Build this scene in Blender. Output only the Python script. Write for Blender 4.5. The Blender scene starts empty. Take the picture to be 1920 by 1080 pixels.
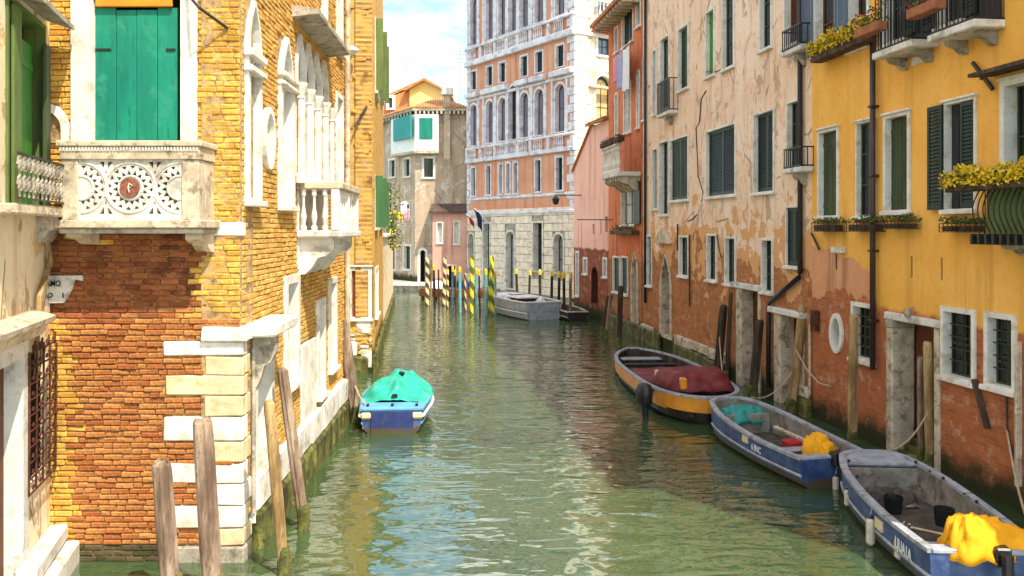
import bpy, bmesh, math, random
from mathutils import Vector, Matrix, noise as mnoise
from mathutils.geometry import delaunay_2d_cdt
random.seed(7)
RND = random.Random(11)
sc = bpy.context.scene
COL = sc.collection

# ------------------------------------------------------------------ camera, sky, sun, exposure
F, HZ, H = 1600.0, 432.0, 4.3          # focal length in photo pixels, horizon row, eye height (m)
cam = bpy.data.cameras.new('camera')
cam.sensor_width = 36.0
cam.lens = 36.0 * F / 1920.0
cam.shift_y = -(540.0 - HZ) / 1920.0
cam.clip_end = 3000
co = bpy.data.objects.new('camera', cam)
COL.objects.link(co)
co.location = (0, 0, H)
co.rotation_euler = (math.pi / 2, 0, 0)
sc.camera = co

SUN = Vector((0.42, -0.55, 1.0)).normalized()
wd = bpy.data.worlds.new('World')
sc.world = wd
wd.use_nodes = True
wn = wd.node_tree.nodes
wl = wd.node_tree.links
bg = wn['Background']
sky = wn.new('ShaderNodeTexSky')
sky.sky_type = 'NISHITA'
sky.sun_disc = False
sky.sun_elevation = math.asin(SUN.z)
sky.sun_rotation = math.atan2(SUN.x, SUN.y)
sky.air_density = 1.0
sky.dust_density = 0.8
sky.ozone_density = 0.6
tc = wn.new('ShaderNodeTexCoord')
mp = wn.new('ShaderNodeMapping')
mp.inputs['Scale'].default_value = (1.0, 1.0, 2.6)
mp.inputs['Location'].default_value = (0.37, 0.2, 0.11)
nz = wn.new('ShaderNodeTexNoise')
nz.inputs['Scale'].default_value = 2.6
nz.inputs['Detail'].default_value = 8
nz.inputs['Roughness'].default_value = 0.6
rp = wn.new('ShaderNodeValToRGB')
rp.color_ramp.elements[0].position = 0.42
rp.color_ramp.elements[1].position = 0.68
mx = wn.new('ShaderNodeMixRGB')
mx.inputs['Color2'].default_value = (9.2, 8.5, 7.4, 1)
tint = wn.new('ShaderNodeMixRGB')
tint.blend_type = 'MULTIPLY'
tint.inputs['Fac'].default_value = 1
tint.inputs['Color2'].default_value = (0.82, 1.00, 0.93, 1)
wl.new(tc.outputs['Generated'], mp.inputs['Vector'])
wl.new(mp.outputs['Vector'], nz.inputs['Vector'])
wl.new(nz.outputs['Fac'], rp.inputs['Fac'])
wl.new(rp.outputs['Color'], mx.inputs['Fac'])
wl.new(sky.outputs['Color'], tint.inputs['Color1'])
wl.new(tint.outputs['Color'], mx.inputs['Color1'])
wl.new(mx.outputs['Color'], bg.inputs['Color'])
bg.inputs['Strength'].default_value = 0.15

sl = bpy.data.lights.new('sun', 'SUN')
sl.energy = 3.3
sl.angle = math.radians(0.5)
sl.color = (1.0, 0.90, 0.72)
so = bpy.data.objects.new('sun', sl)
COL.objects.link(so)
so.rotation_euler = SUN.to_track_quat('Z', 'Y').to_euler()
so.location = (20, -20, 40)
sc.view_settings.view_transform = 'Standard'
sc.view_settings.look = 'None'
sc.view_settings.exposure = 1.2
sc.view_settings.gamma = 1.0
sc.cycles.max_bounces = 6
sc.cycles.diffuse_bounces = 3
sc.cycles.glossy_bounces = 3
sc.render.resolution_x, sc.render.resolution_y = 1024, 576


# ------------------------------------------------------------------ small helpers
def lin(c):
    c /= 255.0
    return c / 12.92 if c <= 0.04045 else ((c + 0.055) / 1.055) ** 2.4


def C(r, g, b):
    return (lin(r), lin(g), lin(b), 1)


def gy(py, z=0.0):
    return F * (H - z) / (py - HZ)


def gx(px, Y):
    return (px - 960.0) / F * Y


def gz(py, Y):
    return H - (py - HZ) / F * Y


class Frame:
    """a local frame: x right when facing the surface, y into it, z up"""
    def __init__(s, P0, P1):
        s.o = Vector((P0[0], P0[1]))
        e = Vector((P1[0], P1[1]))
        s.len = (e - s.o).length
        s.d = (e - s.o).normalized()
        s.n = Vector((s.d.y, -s.d.x))
        s.M = Matrix.Translation((s.o.x, s.o.y, 0)) @ Matrix.Rotation(math.atan2(s.d.y, s.d.x), 4, 'Z')
        s.holes = []

    def s(s, px, off=0.0):
        k = (px - 960.0) / F
        return (k * (s.o.y + off * s.n.y) - (s.o.x + off * s.n.x)) / (s.d.x - k * s.d.y)

    def Y(s, sv, off=0.0):
        return s.o.y + sv * s.d.y + off * s.n.y

    def z(s, px, py, off=0.0):
        return gz(py, s.Y(s.s(px, off), off))

    def box(s, L, R, T, B, off=0.0):
        m = (L + R) / 2.0
        return s.s(L, off), s.s(R, off), s.z(m, B, off), s.z(m, T, off)


class At:
    """plain frame at a point"""
    def __init__(s, x, y, z=0.0, rz=0.0):
        s.M = Matrix.Translation((x, y, z)) @ Matrix.Rotation(rz, 4, 'Z')


def _cb():
    V = []
    for sx in (0, 1):
        for sy in (0, 1):
            for sz in (0, 1):
                for k in range(3):
                    V.append((sx, sy, sz, k))
    def pos(v, c=0.2):
        p = [v[0], v[1], v[2]]
        for a in range(3):
            if a != v[3]:
                p[a] += c if p[a] == 0 else -c
        return Vector(p)
    idx = {v: i for i, v in enumerate(V)}
    fs = []
    for a in range(3):
        b, c = (a + 1) % 3, (a + 2) % 3
        for sa in (0, 1):
            loop = []
            for sb, s_c in ((0, 0), (1, 0), (1, 1), (0, 1)):
                p = [0, 0, 0]
                p[a], p[b], p[c] = sa, sb, s_c
                loop.append(idx[(p[0], p[1], p[2], a)])
            fs.append(loop)
        for sb in (0, 1):
            for s_c in (0, 1):
                p0 = [0, 0, 0]; p1 = [0, 0, 0]
                p0[b] = p1[b] = sb; p0[c] = p1[c] = s_c
                p1[a] = 1
                fs.append([idx[(*p0, b)], idx[(*p1, b)], idx[(*p1, c)], idx[(*p0, c)]])
    for sx in (0, 1):
        for sy in (0, 1):
            for sz in (0, 1):
                fs.append([idx[(sx, sy, sz, k)] for k in range(3)])
    P = [pos(v) for v in V]
    out = []
    for f in fs:
        n = (P[f[1]] - P[f[0]]).cross(P[f[2]] - P[f[0]])
        cen = sum((P[i] for i in f), Vector()) / len(f) - Vector((.5, .5, .5))
        out.append(f if n.dot(cen) > 0 else f[::-1])
    return V, out


CBV, CBF = _cb()
BF = [(0, 2, 3, 1), (4, 5, 7, 6), (0, 1, 5, 4), (2, 6, 7, 3), (0, 4, 6, 2), (1, 3, 7, 5)]


class MB:
    def __init__(s):
        s.v = []
        s.f = []

    def add(s, vs, fs):
        n = len(s.v)
        s.v += [tuple(v) for v in vs]
        s.f += [tuple(i + n for i in f) for f in fs]
        return s

    def box(s, x0, x1, y0, y1, z0, z1):
        vs = [(x, y, z) for x in (x0, x1) for y in (y0, y1) for z in (z0, z1)]
        return s.add(vs, BF)

    def cbox(s, x0, x1, y0, y1, z0, z1, c=0.02, j=0.0):
        lo = (x0, y0, z0); hi = (x1, y1, z1)
        jj = {}
        vs = []
        for v in CBV:
            key = v[:3]
            if j and key not in jj:
                jj[key] = [RND.uniform(-j, j) for _ in range(3)]
            p = []
            for a in range(3):
                q = hi[a] if v[a] else lo[a]
                if a != v[3]:
                    q += -c if v[a] else c
                if j:
                    q += jj[key][a]
                p.append(q)
            vs.append(p)
        return s.add(vs, CBF)

    def bar(s, p, q, w, t=None):
        """rectangular bar between two points"""
        p = Vector(p); q = Vector(q); t = t or w
        d = (q - p).normalized()
        u = d.cross(Vector((0, 0, 1)))
        if u.length < 1e-3:
            u = Vector((1, 0, 0))
        u.normalize()
        w2 = d.cross(u)
        vs = []
        for e in (p, q):
            for a, b in ((-1, -1), (1, -1), (1, 1), (-1, 1)):
                vs.append(e + u * a * w / 2 + w2 * b * t / 2)
        return s.add(vs, [(0, 3, 2, 1), (4, 5, 6, 7), (0, 1, 5, 4), (1, 2, 6, 5), (2, 3, 7, 6), (3, 0, 4, 7)])

    def prism(s, poly, y0, y1):
        n = len(poly)
        vs = [(x, y0, z) for x, z in poly] + [(x, y1, z) for x, z in poly]
        fs = [tuple(range(n)), tuple(range(2 * n - 1, n - 1, -1))]
        fs += [(i, i + n, (i + 1) % n + n, (i + 1) % n) for i in range(n)]
        return s.add(vs, fs)

    def prismx(s, poly, x0, x1):
        """poly in (y,z) extruded along x"""
        n = len(poly)
        vs = [(x0, y, z) for y, z in poly] + [(x1, y, z) for y, z in poly]
        fs = [tuple(range(n)), tuple(range(2 * n - 1, n - 1, -1))]
        fs += [(i, i + n, (i + 1) % n + n, (i + 1) % n) for i in range(n)]
        return s.add(vs, fs)

    def prismz(s, poly, z0, z1):
        n = len(poly)
        vs = [(x, y, z0) for x, y in poly] + [(x, y, z1) for x, y in poly]
        fs = [tuple(range(n)), tuple(range(2 * n - 1, n - 1, -1))]
        fs += [(i, i + n, (i + 1) % n + n, (i + 1) % n) for i in range(n)]
        return s.add(vs, fs)

    def ring(s, out, inn, y0, y1):
        n = len(out)
        vs = [(x, y0, z) for x, z in out] + [(x, y0, z) for x, z in inn] + [(x, y1, z) for x, z in out] + [(x, y1, z) for x, z in inn]
        fs = []
        for i in range(n):
            j = (i + 1) % n
            fs += [(i, j, j + n, i + n), (i + 2 * n, i + 3 * n, j + 3 * n, j + 2 * n),
                   (i, i + 2 * n, j + 2 * n, j), (i + n, j + n, j + 3 * n, i + 3 * n)]
        return s.add(vs, fs)

    def tube(s, pts, r, n=8, cap=True):
        pts = [Vector(p) for p in pts]
        rs = r if isinstance(r, (list, tuple)) else [r] * len(pts)
        vs = []
        ref = Vector((0.13, 0.21, 1)).normalized()
        for i, p in enumerate(pts):
            d = (pts[min(i + 1, len(pts) - 1)] - pts[max(i - 1, 0)]).normalized()
            rr = ref if abs(d.dot(ref)) < 0.95 else Vector((1, 0.1, 0)).normalized()
            u = d.cross(rr).normalized()
            w = d.cross(u)
            for k in range(n):
                a = 2 * math.pi * k / n
                vs.append(p + (u * math.cos(a) + w * math.sin(a)) * rs[i])
        fs = []
        for i in range(len(pts) - 1):
            for k in range(n):
                k2 = (k + 1) % n
                fs.append((i * n + k, i * n + k2, (i + 1) * n + k2, (i + 1) * n + k))
        if cap:
            fs.append(tuple(range(n - 1, -1, -1)))
            m = (len(pts) - 1) * n
            fs.append(tuple(range(m, m + n)))
        return s.add(vs, fs)

    def lathe(s, prof, cx=0, cy=0, n=10, sx=1.0, sy=1.0):
        vs = []
        for r, z in prof:
            for k in range(n):
                a = 2 * math.pi * k / n
                vs.append((cx + r * sx * math.cos(a), cy + r * sy * math.sin(a), z))
        fs = []
        for i in range(len(prof) - 1):
            for k in range(n):
                k2 = (k + 1) % n
                fs.append((i * n + k, i * n + k2, (i + 1) * n + k2, (i + 1) * n + k))
        fs.append(tuple(range(n - 1, -1, -1)))
        m = (len(prof) - 1) * n
        fs.append(tuple(range(m, m + n)))
        return s.add(vs, fs)

    def leaves(s, fn, n, size):
        """n small random leaf faces at points fn()"""
        for _ in range(n):
            p = Vector(fn())
            a = Vector((RND.gauss(0, 1), RND.gauss(0, 1), RND.gauss(0, 1))).normalized()
            b = a.cross(Vector((RND.gauss(0, 1), RND.gauss(0, 1), RND.gauss(0, 1)))).normalized()
            z = size * RND.uniform(0.6, 1.3)
            s.add([p - a * z, p + b * z * 0.6, p + a * z, p - b * z * 0.6], [(0, 1, 2, 3)])
        return s

    def mesh(s, name, fix=True):
        me = bpy.data.meshes.new(name)
        me.from_pydata(s.v, [], s.f)
        if fix:
            bm = bmesh.new()
            bm.from_mesh(me)
            bmesh.ops.recalc_face_normals(bm, faces=bm.faces)
            bm.to_mesh(me)
            bm.free()
        me.update()
        return me

    def obj(s, name, mat, parent=None, fr=None, smooth=False, fix=True):
        me = s.mesh(name, fix)
        if mat:
            me.materials.append(mat)
        if smooth:
            for p in me.polygons:
                p.use_smooth = True
        return put(name, me, parent, fr)


WM = {}


def put(name, data, parent=None, fr=None):
    o = bpy.data.objects.new(name, data)
    COL.objects.link(o)
    M = fr.M if fr is not None else (WM[parent.name] if parent else Matrix.Identity(4))
    if parent is not None:
        o.parent = parent
        o.matrix_basis = WM[parent.name].inverted() @ M
    else:
        o.matrix_basis = M
    WM[o.name] = M.copy()
    return o


def tag(o, label=None, cat=None, group=None, kind=None):
    if label: o['label'] = label
    if cat: o['category'] = cat
    if group: o['group'] = group
    if kind: o['kind'] = kind
    return o


def thing(name, label, cat, fr=None, group=None):
    return tag(put(name, None, None, fr), label, cat, group)


def inside(p, poly):
    x, z = p
    c = False
    n = len(poly)
    j = n - 1
    for i in range(n):
        xi, zi = poly[i]; xj, zj = poly[j]
        if (zi > z) != (zj > z) and x < (xj - xi) * (z - zi) / (zj - zi) + xi:
            c = not c
        j = i
    return c


def rect(x0, x1, z0, z1):
    return [(x0, z0), (x1, z0), (x1, z1), (x0, z1)]


def arch(x0, x1, z0, z1, kind='round', n=9):
    """opening outline with an arched head reaching z1"""
    w = x1 - x0
    xm = (x0 + x1) / 2
    pts = [(x0, z0), (x1, z0)]
    if kind == 'round':
        zs = z1 - w / 2
        for i in range(n + 1):
            a = math.pi * i / n
            pts.append((xm + w / 2 * math.cos(a), zs + w / 2 * math.sin(a)))
    else:                                   # pointed, slightly ogee
        zs = z1 - w * 0.95
        for i in range(n + 1):
            t = i / n
            u = abs(1 - 2 * t)
            sgn = 1 if t < 0.5 else -1
            hgt = (1 - u ** 1.7) ** 0.8 * 0.80 + (0.15 * max(0, 1 - u * 3.5))
            pts.append((xm + sgn * u * w / 2, zs + hgt * w))
    return pts


def oval(x0, x1, z0, z1, n=20):
    return [((x0 + x1) / 2 + (x1 - x0) / 2 * math.cos(2 * math.pi * i / n),
             (z0 + z1) / 2 + (z1 - z0) / 2 * math.sin(2 * math.pi * i / n)) for i in range(n)]


def panel(outer, holes, y0=0.0, rim=0.3, reveal=0.3):
    """flat wall face with cut openings, rim and reveals"""
    mb = MB()
    V = []; E = []
    for lp in [outer] + holes:
        n0 = len(V)
        V += [Vector(p) for p in lp]
        E += [(n0 + i, n0 + (i + 1) % len(lp)) for i in range(len(lp))]
    r = delaunay_2d_cdt(V, E, [], 0, 1e-5)
    vs, fs = r[0], r[2]
    keep = []
    for f in fs:
        c = sum((vs[i] for i in f), Vector((0, 0))) / len(f)
        if not inside(c, outer) or any(inside(c, h) for h in holes):
            continue
        a, b, d = (vs[i] for i in f[:3])
        f = list(f)
        if (b.x - a.x) * (d.y - a.y) - (b.y - a.y) * (d.x - a.x) < 0:
            f.reverse()
        keep.append(tuple(f))
    mb.add([(v.x, y0, v.y) for v in vs], keep)
    for lp, dp in [(outer, rim)] + [(h, reveal) for h in holes]:
        n = len(lp)
        if dp:
            mb.add([(x, y0, z) for x, z in lp] + [(x, y0 + dp, z) for x, z in lp],
                   [(i, (i + 1) % n, (i + 1) % n + n, i + n) for i in range(n)])
    return mb


# ------------------------------------------------------------------ procedural materials
class NT:
    def __init__(s, name):
        s.m = bpy.data.materials.new(name)
        s.m.use_nodes = True
        s.t = s.m.node_tree
        s.b = s.t.nodes['Principled BSDF']
        s.co = s.t.nodes.new('ShaderNodeTexCoord').outputs['Object']

    def n(s, typ, **kw):
        nd = s.t.nodes.new(typ)
        for k, v in kw.items():
            setattr(nd, k, v)
        return nd

    def link(s, a, b):
        if isinstance(a, (int, float)):
            b.default_value = a
        elif isinstance(a, tuple):
            b.default_value = a
        else:
            s.t.links.new(a, b)

    def map(s, scale=(1, 1, 1), loc=(0, 0, 0), vec=None):
        nd = s.n('ShaderNodeMapping')
        s.link(vec or s.co, nd.inputs['Vector'])
        nd.inputs['Scale'].default_value = scale
        nd.inputs['Location'].default_value = loc
        return nd.outputs['Vector']

    def noise(s, scale, detail=4, rough=0.55, vec=None, dist=0.0):
        nd = s.n('ShaderNodeTexNoise')
        s.link(vec or s.co, nd.inputs['Vector'])
        nd.inputs['Scale'].default_value = scale
        nd.inputs['Detail'].default_value = min(detail, 4)
        nd.inputs['Roughness'].default_value = rough
        nd.inputs['Distortion'].default_value = dist
        return nd.outputs['Fac']

    def vor(s, scale, vec=None, feat='F1', out='Distance'):
        nd = s.n('ShaderNodeTexVoronoi', feature=feat)
        s.link(vec or s.co, nd.inputs['Vector'])
        nd.inputs['Scale'].default_value = scale
        return nd.outputs[out]

    def step(s, val, lo, hi):
        nd = s.n('ShaderNodeMapRange', interpolation_type='SMOOTHSTEP')
        s.link(val, nd.inputs['Value'])
        nd.inputs['From Min'].default_value = min(lo, hi)
        nd.inputs['From Max'].default_value = max(lo, hi)
        if lo > hi:
            nd.inputs['To Min'].default_value = 1
            nd.inputs['To Max'].default_value = 0
        return nd.outputs['Result']

    def math(s, op, a, b=0.0):
        nd = s.n('ShaderNodeMath', operation=op)
        s.link(a, nd.inputs[0])
        s.link(b, nd.inputs[1])
        return nd.outputs[0]

    def mix(s, f, a, b, mode='MIX'):
        nd = s.n('ShaderNodeMixRGB', blend_type=mode)
        s.link(f, nd.inputs['Fac'])
        s.link(a, nd.inputs['Color1'])
        s.link(b, nd.inputs['Color2'])
        return nd.outputs['Color']

    def sep(s):
        nd = s.n('ShaderNodeSeparateXYZ')
        s.link(s.co, nd.inputs[0])
        return nd.outputs

    def bump(s, hgt, strength=0.4, dist=0.02):
        nd = s.n('ShaderNodeBump')
        nd.inputs['Strength'].default_value = strength
        nd.inputs['Distance'].default_value = dist
        s.link(hgt, nd.inputs['Height'])
        s.t.links.new(nd.outputs['Normal'], s.b.inputs['Normal'])

    def done(s, col, rough=0.8, spec=0.3, metal=0.0):
        s.link(col, s.b.inputs['Base Color'])
        s.link(rough, s.b.inputs['Roughness'])
        s.b.inputs['Specular IOR Level'].default_value = spec
        s.b.inputs['Metallic'].default_value = metal
        return s.m


def mul(c, k):
    return (min(c[0] * k, .95), min(c[1] * k, .95), min(c[2] * k, .95), 1)


def simple(name, c, rough=0.7, var=0.25, scale=3.0, bump=0.2, c2=None, spec=0.3, metal=0.0, streak=False, dirt=None, bscale=None, tide=None):
    t = NT(name)
    vec = t.map((1, 1, 0.18)) if streak else None
    f = t.step(t.noise(scale, 6, 0.62, vec), 0.32, 0.68)
    col = t.mix(f, mul(c, 1 - var), c2 or mul(c, 1 + var * .6))
    fine = t.noise(scale * 9, 4, 0.6, vec)
    col = t.mix(t.step(fine, 0.52, 0.72), col, mul(c, 1 - var * 1.2))
    if dirt:
        col = t.mix(t.math('MULTIPLY', t.step(t.noise(scale * 1.7, 7, 0.7), 0.50, 0.66), 0.8), col, dirt)
    if tide:
        lim = t.math('ADD', t.sep()[2], t.math('MULTIPLY', t.math('SUBTRACT', t.noise(5, 4, 0.7), 0.5), 0.25))
        col = t.mix(t.step(lim, tide + .05, tide - .05), col, (0.075, 0.055, 0.03, 1))
    if bump:
        t.bump(t.noise(bscale or scale * 12, 5, 0.6, vec), bump, 0.015)
    return t.done(col, rough, spec, metal)


def brick_piece(name, ca, cb, cc, stain=None):
    """single bricks: hue by object and island, pitted"""
    t = NT(name)
    oi = t.n('ShaderNodeObjectInfo').outputs['Random']
    gi = t.n('ShaderNodeNewGeometry').outputs['Random Per Island']
    r = t.math('FRACT', t.math('ADD', t.math('MULTIPLY', oi, 3.7), t.math('MULTIPLY', gi, 5.3)))
    col = t.mix(t.step(r, 0.0, 0.6), ca, cb)
    col = t.mix(t.step(r, 0.72, 0.95), col, cc)
    nz = t.noise(14, 5, 0.65)
    col = t.mix(t.math('MULTIPLY', t.step(nz, 0.46, 0.68), 0.6), col, mul(ca, 0.45))
    big = t.noise(1.3, 4, 0.6)
    if stain:
        col = t.mix(t.math('MULTIPLY', t.step(big, 0.5, 0.62), 0.7), col, stain)
    bloom = t.noise(2.3, 4, 0.7, t.map((1, 1, 1), (7, 7, 7)))
    col = t.mix(t.math('MULTIPLY', t.step(bloom, 0.53, 0.66), 0.55), col, mul(cb, 1.35))
    soot = t.noise(0.9, 4, 0.7, t.map((1.3, 1.3, 0.8), (1, 5, 2)))
    col = t.mix(t.math('MULTIPLY', t.step(soot, 0.56, 0.68), 0.55), col, mul(ca, 0.5))
    t.bump(t.noise(38, 4, 0.7), 0.8, 0.016)
    return t.done(col, 0.9, 0.15)


def wallmat(name, base, base2, brick=None, brick_top=3.0, brick_amt=0.5, alg=0.55, streakc=None, patch=None, patch_amt=0.5,
            split=None, bumpk=0.35, bs=4.0, joint=C(150, 120, 95), rim=None):
    """weathered plaster: base coat, patches, brick showing low down, tide line"""
    t = NT(name)
    xyz = t.sep()
    z = xyz[2]
    n1 = t.noise(0.55, 6, 0.62)
    col = t.mix(t.step(n1, 0.35, 0.65), base, base2)
    fine = t.noise(7, 6, 0.65)
    col = t.mix(t.math('MULTIPLY', t.step(fine, 0.48, 0.80), 0.5), col, mul(base, 0.65))
    st = t.noise(2.2, 5, 0.6, t.map((1, 1, 0.07)))
    col = t.mix(t.math('MULTIPLY', t.step(st, 0.50, 0.72), 0.75), col, streakc or mul(base, 0.5))
    hgt = t.math('MULTIPLY', fine, 0.5)
    if patch:
        pn = t.noise(1.15, 7, 0.68, dist=0.4)
        pm = t.step(pn, 0.5 + (0.5 - patch_amt) * 0.4, 0.5 + (0.5 - patch_amt) * 0.4 + 0.025)
        col = t.mix(pm, col, t.mix(t.step(t.noise(5, 5), .3, .7), patch, mul(patch, 1.3)))
        hgt = t.math('SUBTRACT', hgt, t.math('MULTIPLY', pm, 0.6))
        pn2 = t.noise(2.1, 4, 0.72, t.map((1, 1, 0.55), (9, 3, 5)), 0.5)
        pm2 = t.step(pn2, 0.585, 0.60)
        col = t.mix(t.math('MULTIPLY', pm2, 0.75), col, mul(patch, 0.62))
        ck = t.step(t.vor(0.75, t.map((1, 1, 0.5)), 'DISTANCE_TO_EDGE'), 0.012, 0.004)
        ck = t.math('MULTIPLY', ck, t.step(t.noise(0.8, 2), 0.5, 0.56))
        col = t.mix(t.math('MULTIPLY', ck, 0.8), col, mul(patch, 0.3))
        hgt = t.math('SUBTRACT', hgt, t.math('MULTIPLY', pm2, 0.5))
    if brick:
        bt = t.n('ShaderNodeTexBrick')
        vm = t.n('ShaderNodeCombineXYZ')
        t.link(xyz[0], vm.inputs[0]); t.link(z, vm.inputs[1])
        wob = t.math('MULTIPLY', t.noise(3.0, 3), 0.02)
        t.link(t.math('ADD', z, wob), vm.inputs[1])
        t.link(vm.outputs[0], bt.inputs['Vector'])
        bt.inputs['Scale'].default_value = bs
        bt.inputs['Mortar Size'].default_value = 0.012
        bt.inputs['Brick Width'].default_value = 1.0
        bt.inputs['Row Height'].default_value = 0.29
        t.link(brick, bt.inputs['Color1']); t.link(mul(brick, 0.6), bt.inputs['Color2']); t.link(joint, bt.inputs['Mortar'])
        nb = t.noise(1.6, 6, 0.6)
        bcol = t.mix(t.step(nb, 0.35, 0.7), bt.outputs['Color'], mul(brick, 0.8))
        bcol = t.mix(t.math('MULTIPLY', t.step(t.noise(2.7, 7, 0.7), 0.54, 0.66), 0.75), bcol, (0.52, 0.33, 0.22, 1))
        bcol = t.mix(t.math('MULTIPLY', t.step(t.noise(1.9, 7, 0.7, t.map((1, 1, 1), (4, 2, 7))), 0.55, 0.7), 0.7), bcol, (0.12, 0.055, 0.03, 1))
        lim = t.math('ADD', z, t.math('MULTIPLY', t.math('SUBTRACT', t.noise(0.9, 6, 0.6, dist=0.3), 0.5), -brick_amt * 8))
        bmask = t.step(lim, brick_top + 0.06, brick_top - 0.06)
        if rim:
            rm = t.step(lim, brick_top + 1.15, brick_top + 1.08)
            col = t.mix(rm, col, rim)
        col = t.mix(bmask, col, bcol)
        hgt = t.math('SUBTRACT', hgt, t.math('MULTIPLY', bmask, t.math('ADD', 0.8, t.math('MULTIPLY', bt.outputs['Fac'], 0.8))))
    if alg:
        lim = t.math('ADD', z, t.math('MULTIPLY', t.math('SUBTRACT', t.noise(2.2, 6, 0.65), 0.5), 0.9))
        col = t.mix(t.step(lim, alg + 0.28, alg - 0.2), col, t.mix(t.noise(9, 5), (0.022, 0.018, 0.010, 1), (0.05, 0.055, 0.018, 1)))
    t.bump(hgt, bumpk, 0.03)
    return t.done(col, 0.9, 0.15)


M = {}
M['stone'] = simple('white_stone', (0.70, 0.66, 0.60, 1), 0.75, 0.18, 1.6, 0.25, dirt=(0.30, 0.26, 0.21, 1))
M['stone_clean'] = simple('pale_stone', (0.76, 0.72, 0.66, 1), 0.75, 0.16, 2.0, 0.3, dirt=(0.50, 0.43, 0.33, 1))
M['stone_lilac'] = simple('lilac_white_stone', (0.70, 0.66, 0.70, 1), 0.75, 0.18, 1.2, 0.2, dirt=(0.34, 0.31, 0.34, 1))
M['stone_cream'] = simple('cream_stone', (0.72, 0.58, 0.36, 1), 0.8, 0.2, 2.2, 0.4, dirt=(0.50, 0.36, 0.18, 1))
M['stone_warm'] = simple('warm_white_stone', (0.80, 0.67, 0.54, 1), 0.8, 0.14, 1.6, 0.2, dirt=(0.46, 0.38, 0.29, 1))
M['stone_grey'] = simple('grey_stone', (0.42, 0.37, 0.30, 1), 0.85, 0.35, 2.5, 0.5, dirt=(0.12, 0.10, 0.07, 1))
M['stone_old'] = simple('weathered_stone', (0.60, 0.49, 0.36, 1), 0.85, 0.3, 3.0, 0.4, dirt=(0.16, 0.12, 0.08, 1))
M['algae'] = simple('algae_stone', (0.10, 0.10, 0.03, 1), 0.7, 0.6, 3.0, 0.8, c2=(0.20, 0.20, 0.05, 1), dirt=(0.04, 0.03, 0.015, 1))
M['teal'] = simple('teal_paint', (0.006, 0.205, 0.140, 1), 0.6, 0.25, 2.0, 0.15, streak=True, dirt=(0.03, 0.24, 0.165, 1))
M['teal_blind'] = simple('teal_blind', (0.01, 0.28, 0.27, 1), 0.6, 0.15, 2.0, 0.05)
M['green'] = simple('green_paint', (0.045, 0.20, 0.028, 1), 0.5, 0.2, 3, 0.1, streak=True)
M['leafgreen'] = simple('light_green_paint', (0.055, 0.15, 0.06, 1), 0.55, 0.2, 3, 0.1, streak=True)
M['olive'] = simple('old_green_paint', (0.12, 0.17, 0.045, 1), 0.6, 0.3, 3, 0.15, streak=True)
M['dkgreen'] = simple('dark_green_paint', (0.018, 0.034, 0.026, 1), 0.5, 0.3, 3, 0.1, streak=True)
M['mossgreen'] = simple('moss_green_paint', (0.040, 0.062, 0.024, 1), 0.55, 0.4, 3, 0.1, streak=True)
M['bluegrey'] = simple('blue_grey_paint', (0.13, 0.18, 0.26, 1), 0.5, 0.2, 3, 0.1, streak=True)
M['iron'] = simple('black_iron', (0.018, 0.017, 0.016, 1), 0.5, 0.4, 8, 0.2, spec=0.5)
M['rust'] = simple('rusty_iron', (0.10, 0.035, 0.022, 1), 0.8, 0.5, 9, 0.5, spec=0.2)
M['pipe'] = simple('brown_pipe', (0.045, 0.026, 0.018, 1), 0.45, 0.3, 3, 0.1, spec=0.5)
M['glass'] = NT('window_glass').done((0.012, 0.014, 0.016, 1), 0.08, 0.5)
M['glassblue'] = NT('blue_window_glass').done((0.06, 0.10, 0.16, 1), 0.06, 0.8)
M['glass_skytint'] = NT('sky_tinted_window_glass').done((0.16, 0.16, 0.21, 1), 0.12, 0.8)  # sky reflection put into the pane colour as pale lilac
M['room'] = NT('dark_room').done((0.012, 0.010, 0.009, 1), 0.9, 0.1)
M['curtain'] = simple('pale_curtain', (0.55, 0.50, 0.52, 1), 0.9, 0.2, 3, 0.2, streak=True)
M['orangeblind'] = simple('orange_blind', (0.75, 0.24, 0.02, 1), 0.7, 0.15, 3, 0.1)
M['wood'] = simple('grey_timber', (0.22, 0.13, 0.085, 1), 0.85, 0.45, 5, 0.6, c2=(0.40, 0.29, 0.21, 1), streak=True)
M['woodwarm'] = simple('warm_timber', (0.30, 0.17, 0.06, 1), 0.85, 0.4, 5, 0.6, c2=(0.50, 0.34, 0.16, 1), streak=True)
M['wooddark'] = simple('dark_wet_timber', (0.035, 0.022, 0.014, 1), 0.7, 0.5, 5, 0.6, c2=(0.10, 0.065, 0.04, 1), streak=True)
M['wooddoor'] = simple('brown_door_wood', (0.16, 0.055, 0.022, 1), 0.7, 0.4, 4, 0.3, streak=True)
M['mortar'] = simple('mortar', (0.46, 0.30, 0.14, 1), 0.95, 0.35, 6, 0.6, dirt=(0.16, 0.09, 0.04, 1))
M['brick_yellow'] = brick_piece('yellow_brick', (0.60, 0.325, 0.055, 1), (0.72, 0.425, 0.09, 1), (0.58, 0.27, 0.055, 1), (0.52, 0.24, 0.045, 1))
M['brick_orange'] = brick_piece('orange_brick', (0.46, 0.16, 0.05, 1), (0.60, 0.265, 0.085, 1), (0.38, 0.115, 0.04, 1), (0.64, 0.36, 0.13, 1))
M['brick_red_shade'] = brick_piece('shaded_red_brown_brick', (0.25, 0.075, 0.03, 1), (0.36, 0.12, 0.045, 1), (0.15, 0.045, 0.025, 1), (0.38, 0.14, 0.06, 1))  # red-brown brick, darkened to carry the balcony's shadow
M['brick_canal'] = brick_piece('ochre_brick', (0.60, 0.335, 0.085, 1), (0.70, 0.43, 0.125, 1), (0.55, 0.26, 0.07, 1), (0.62, 0.36, 0.11, 1))
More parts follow.
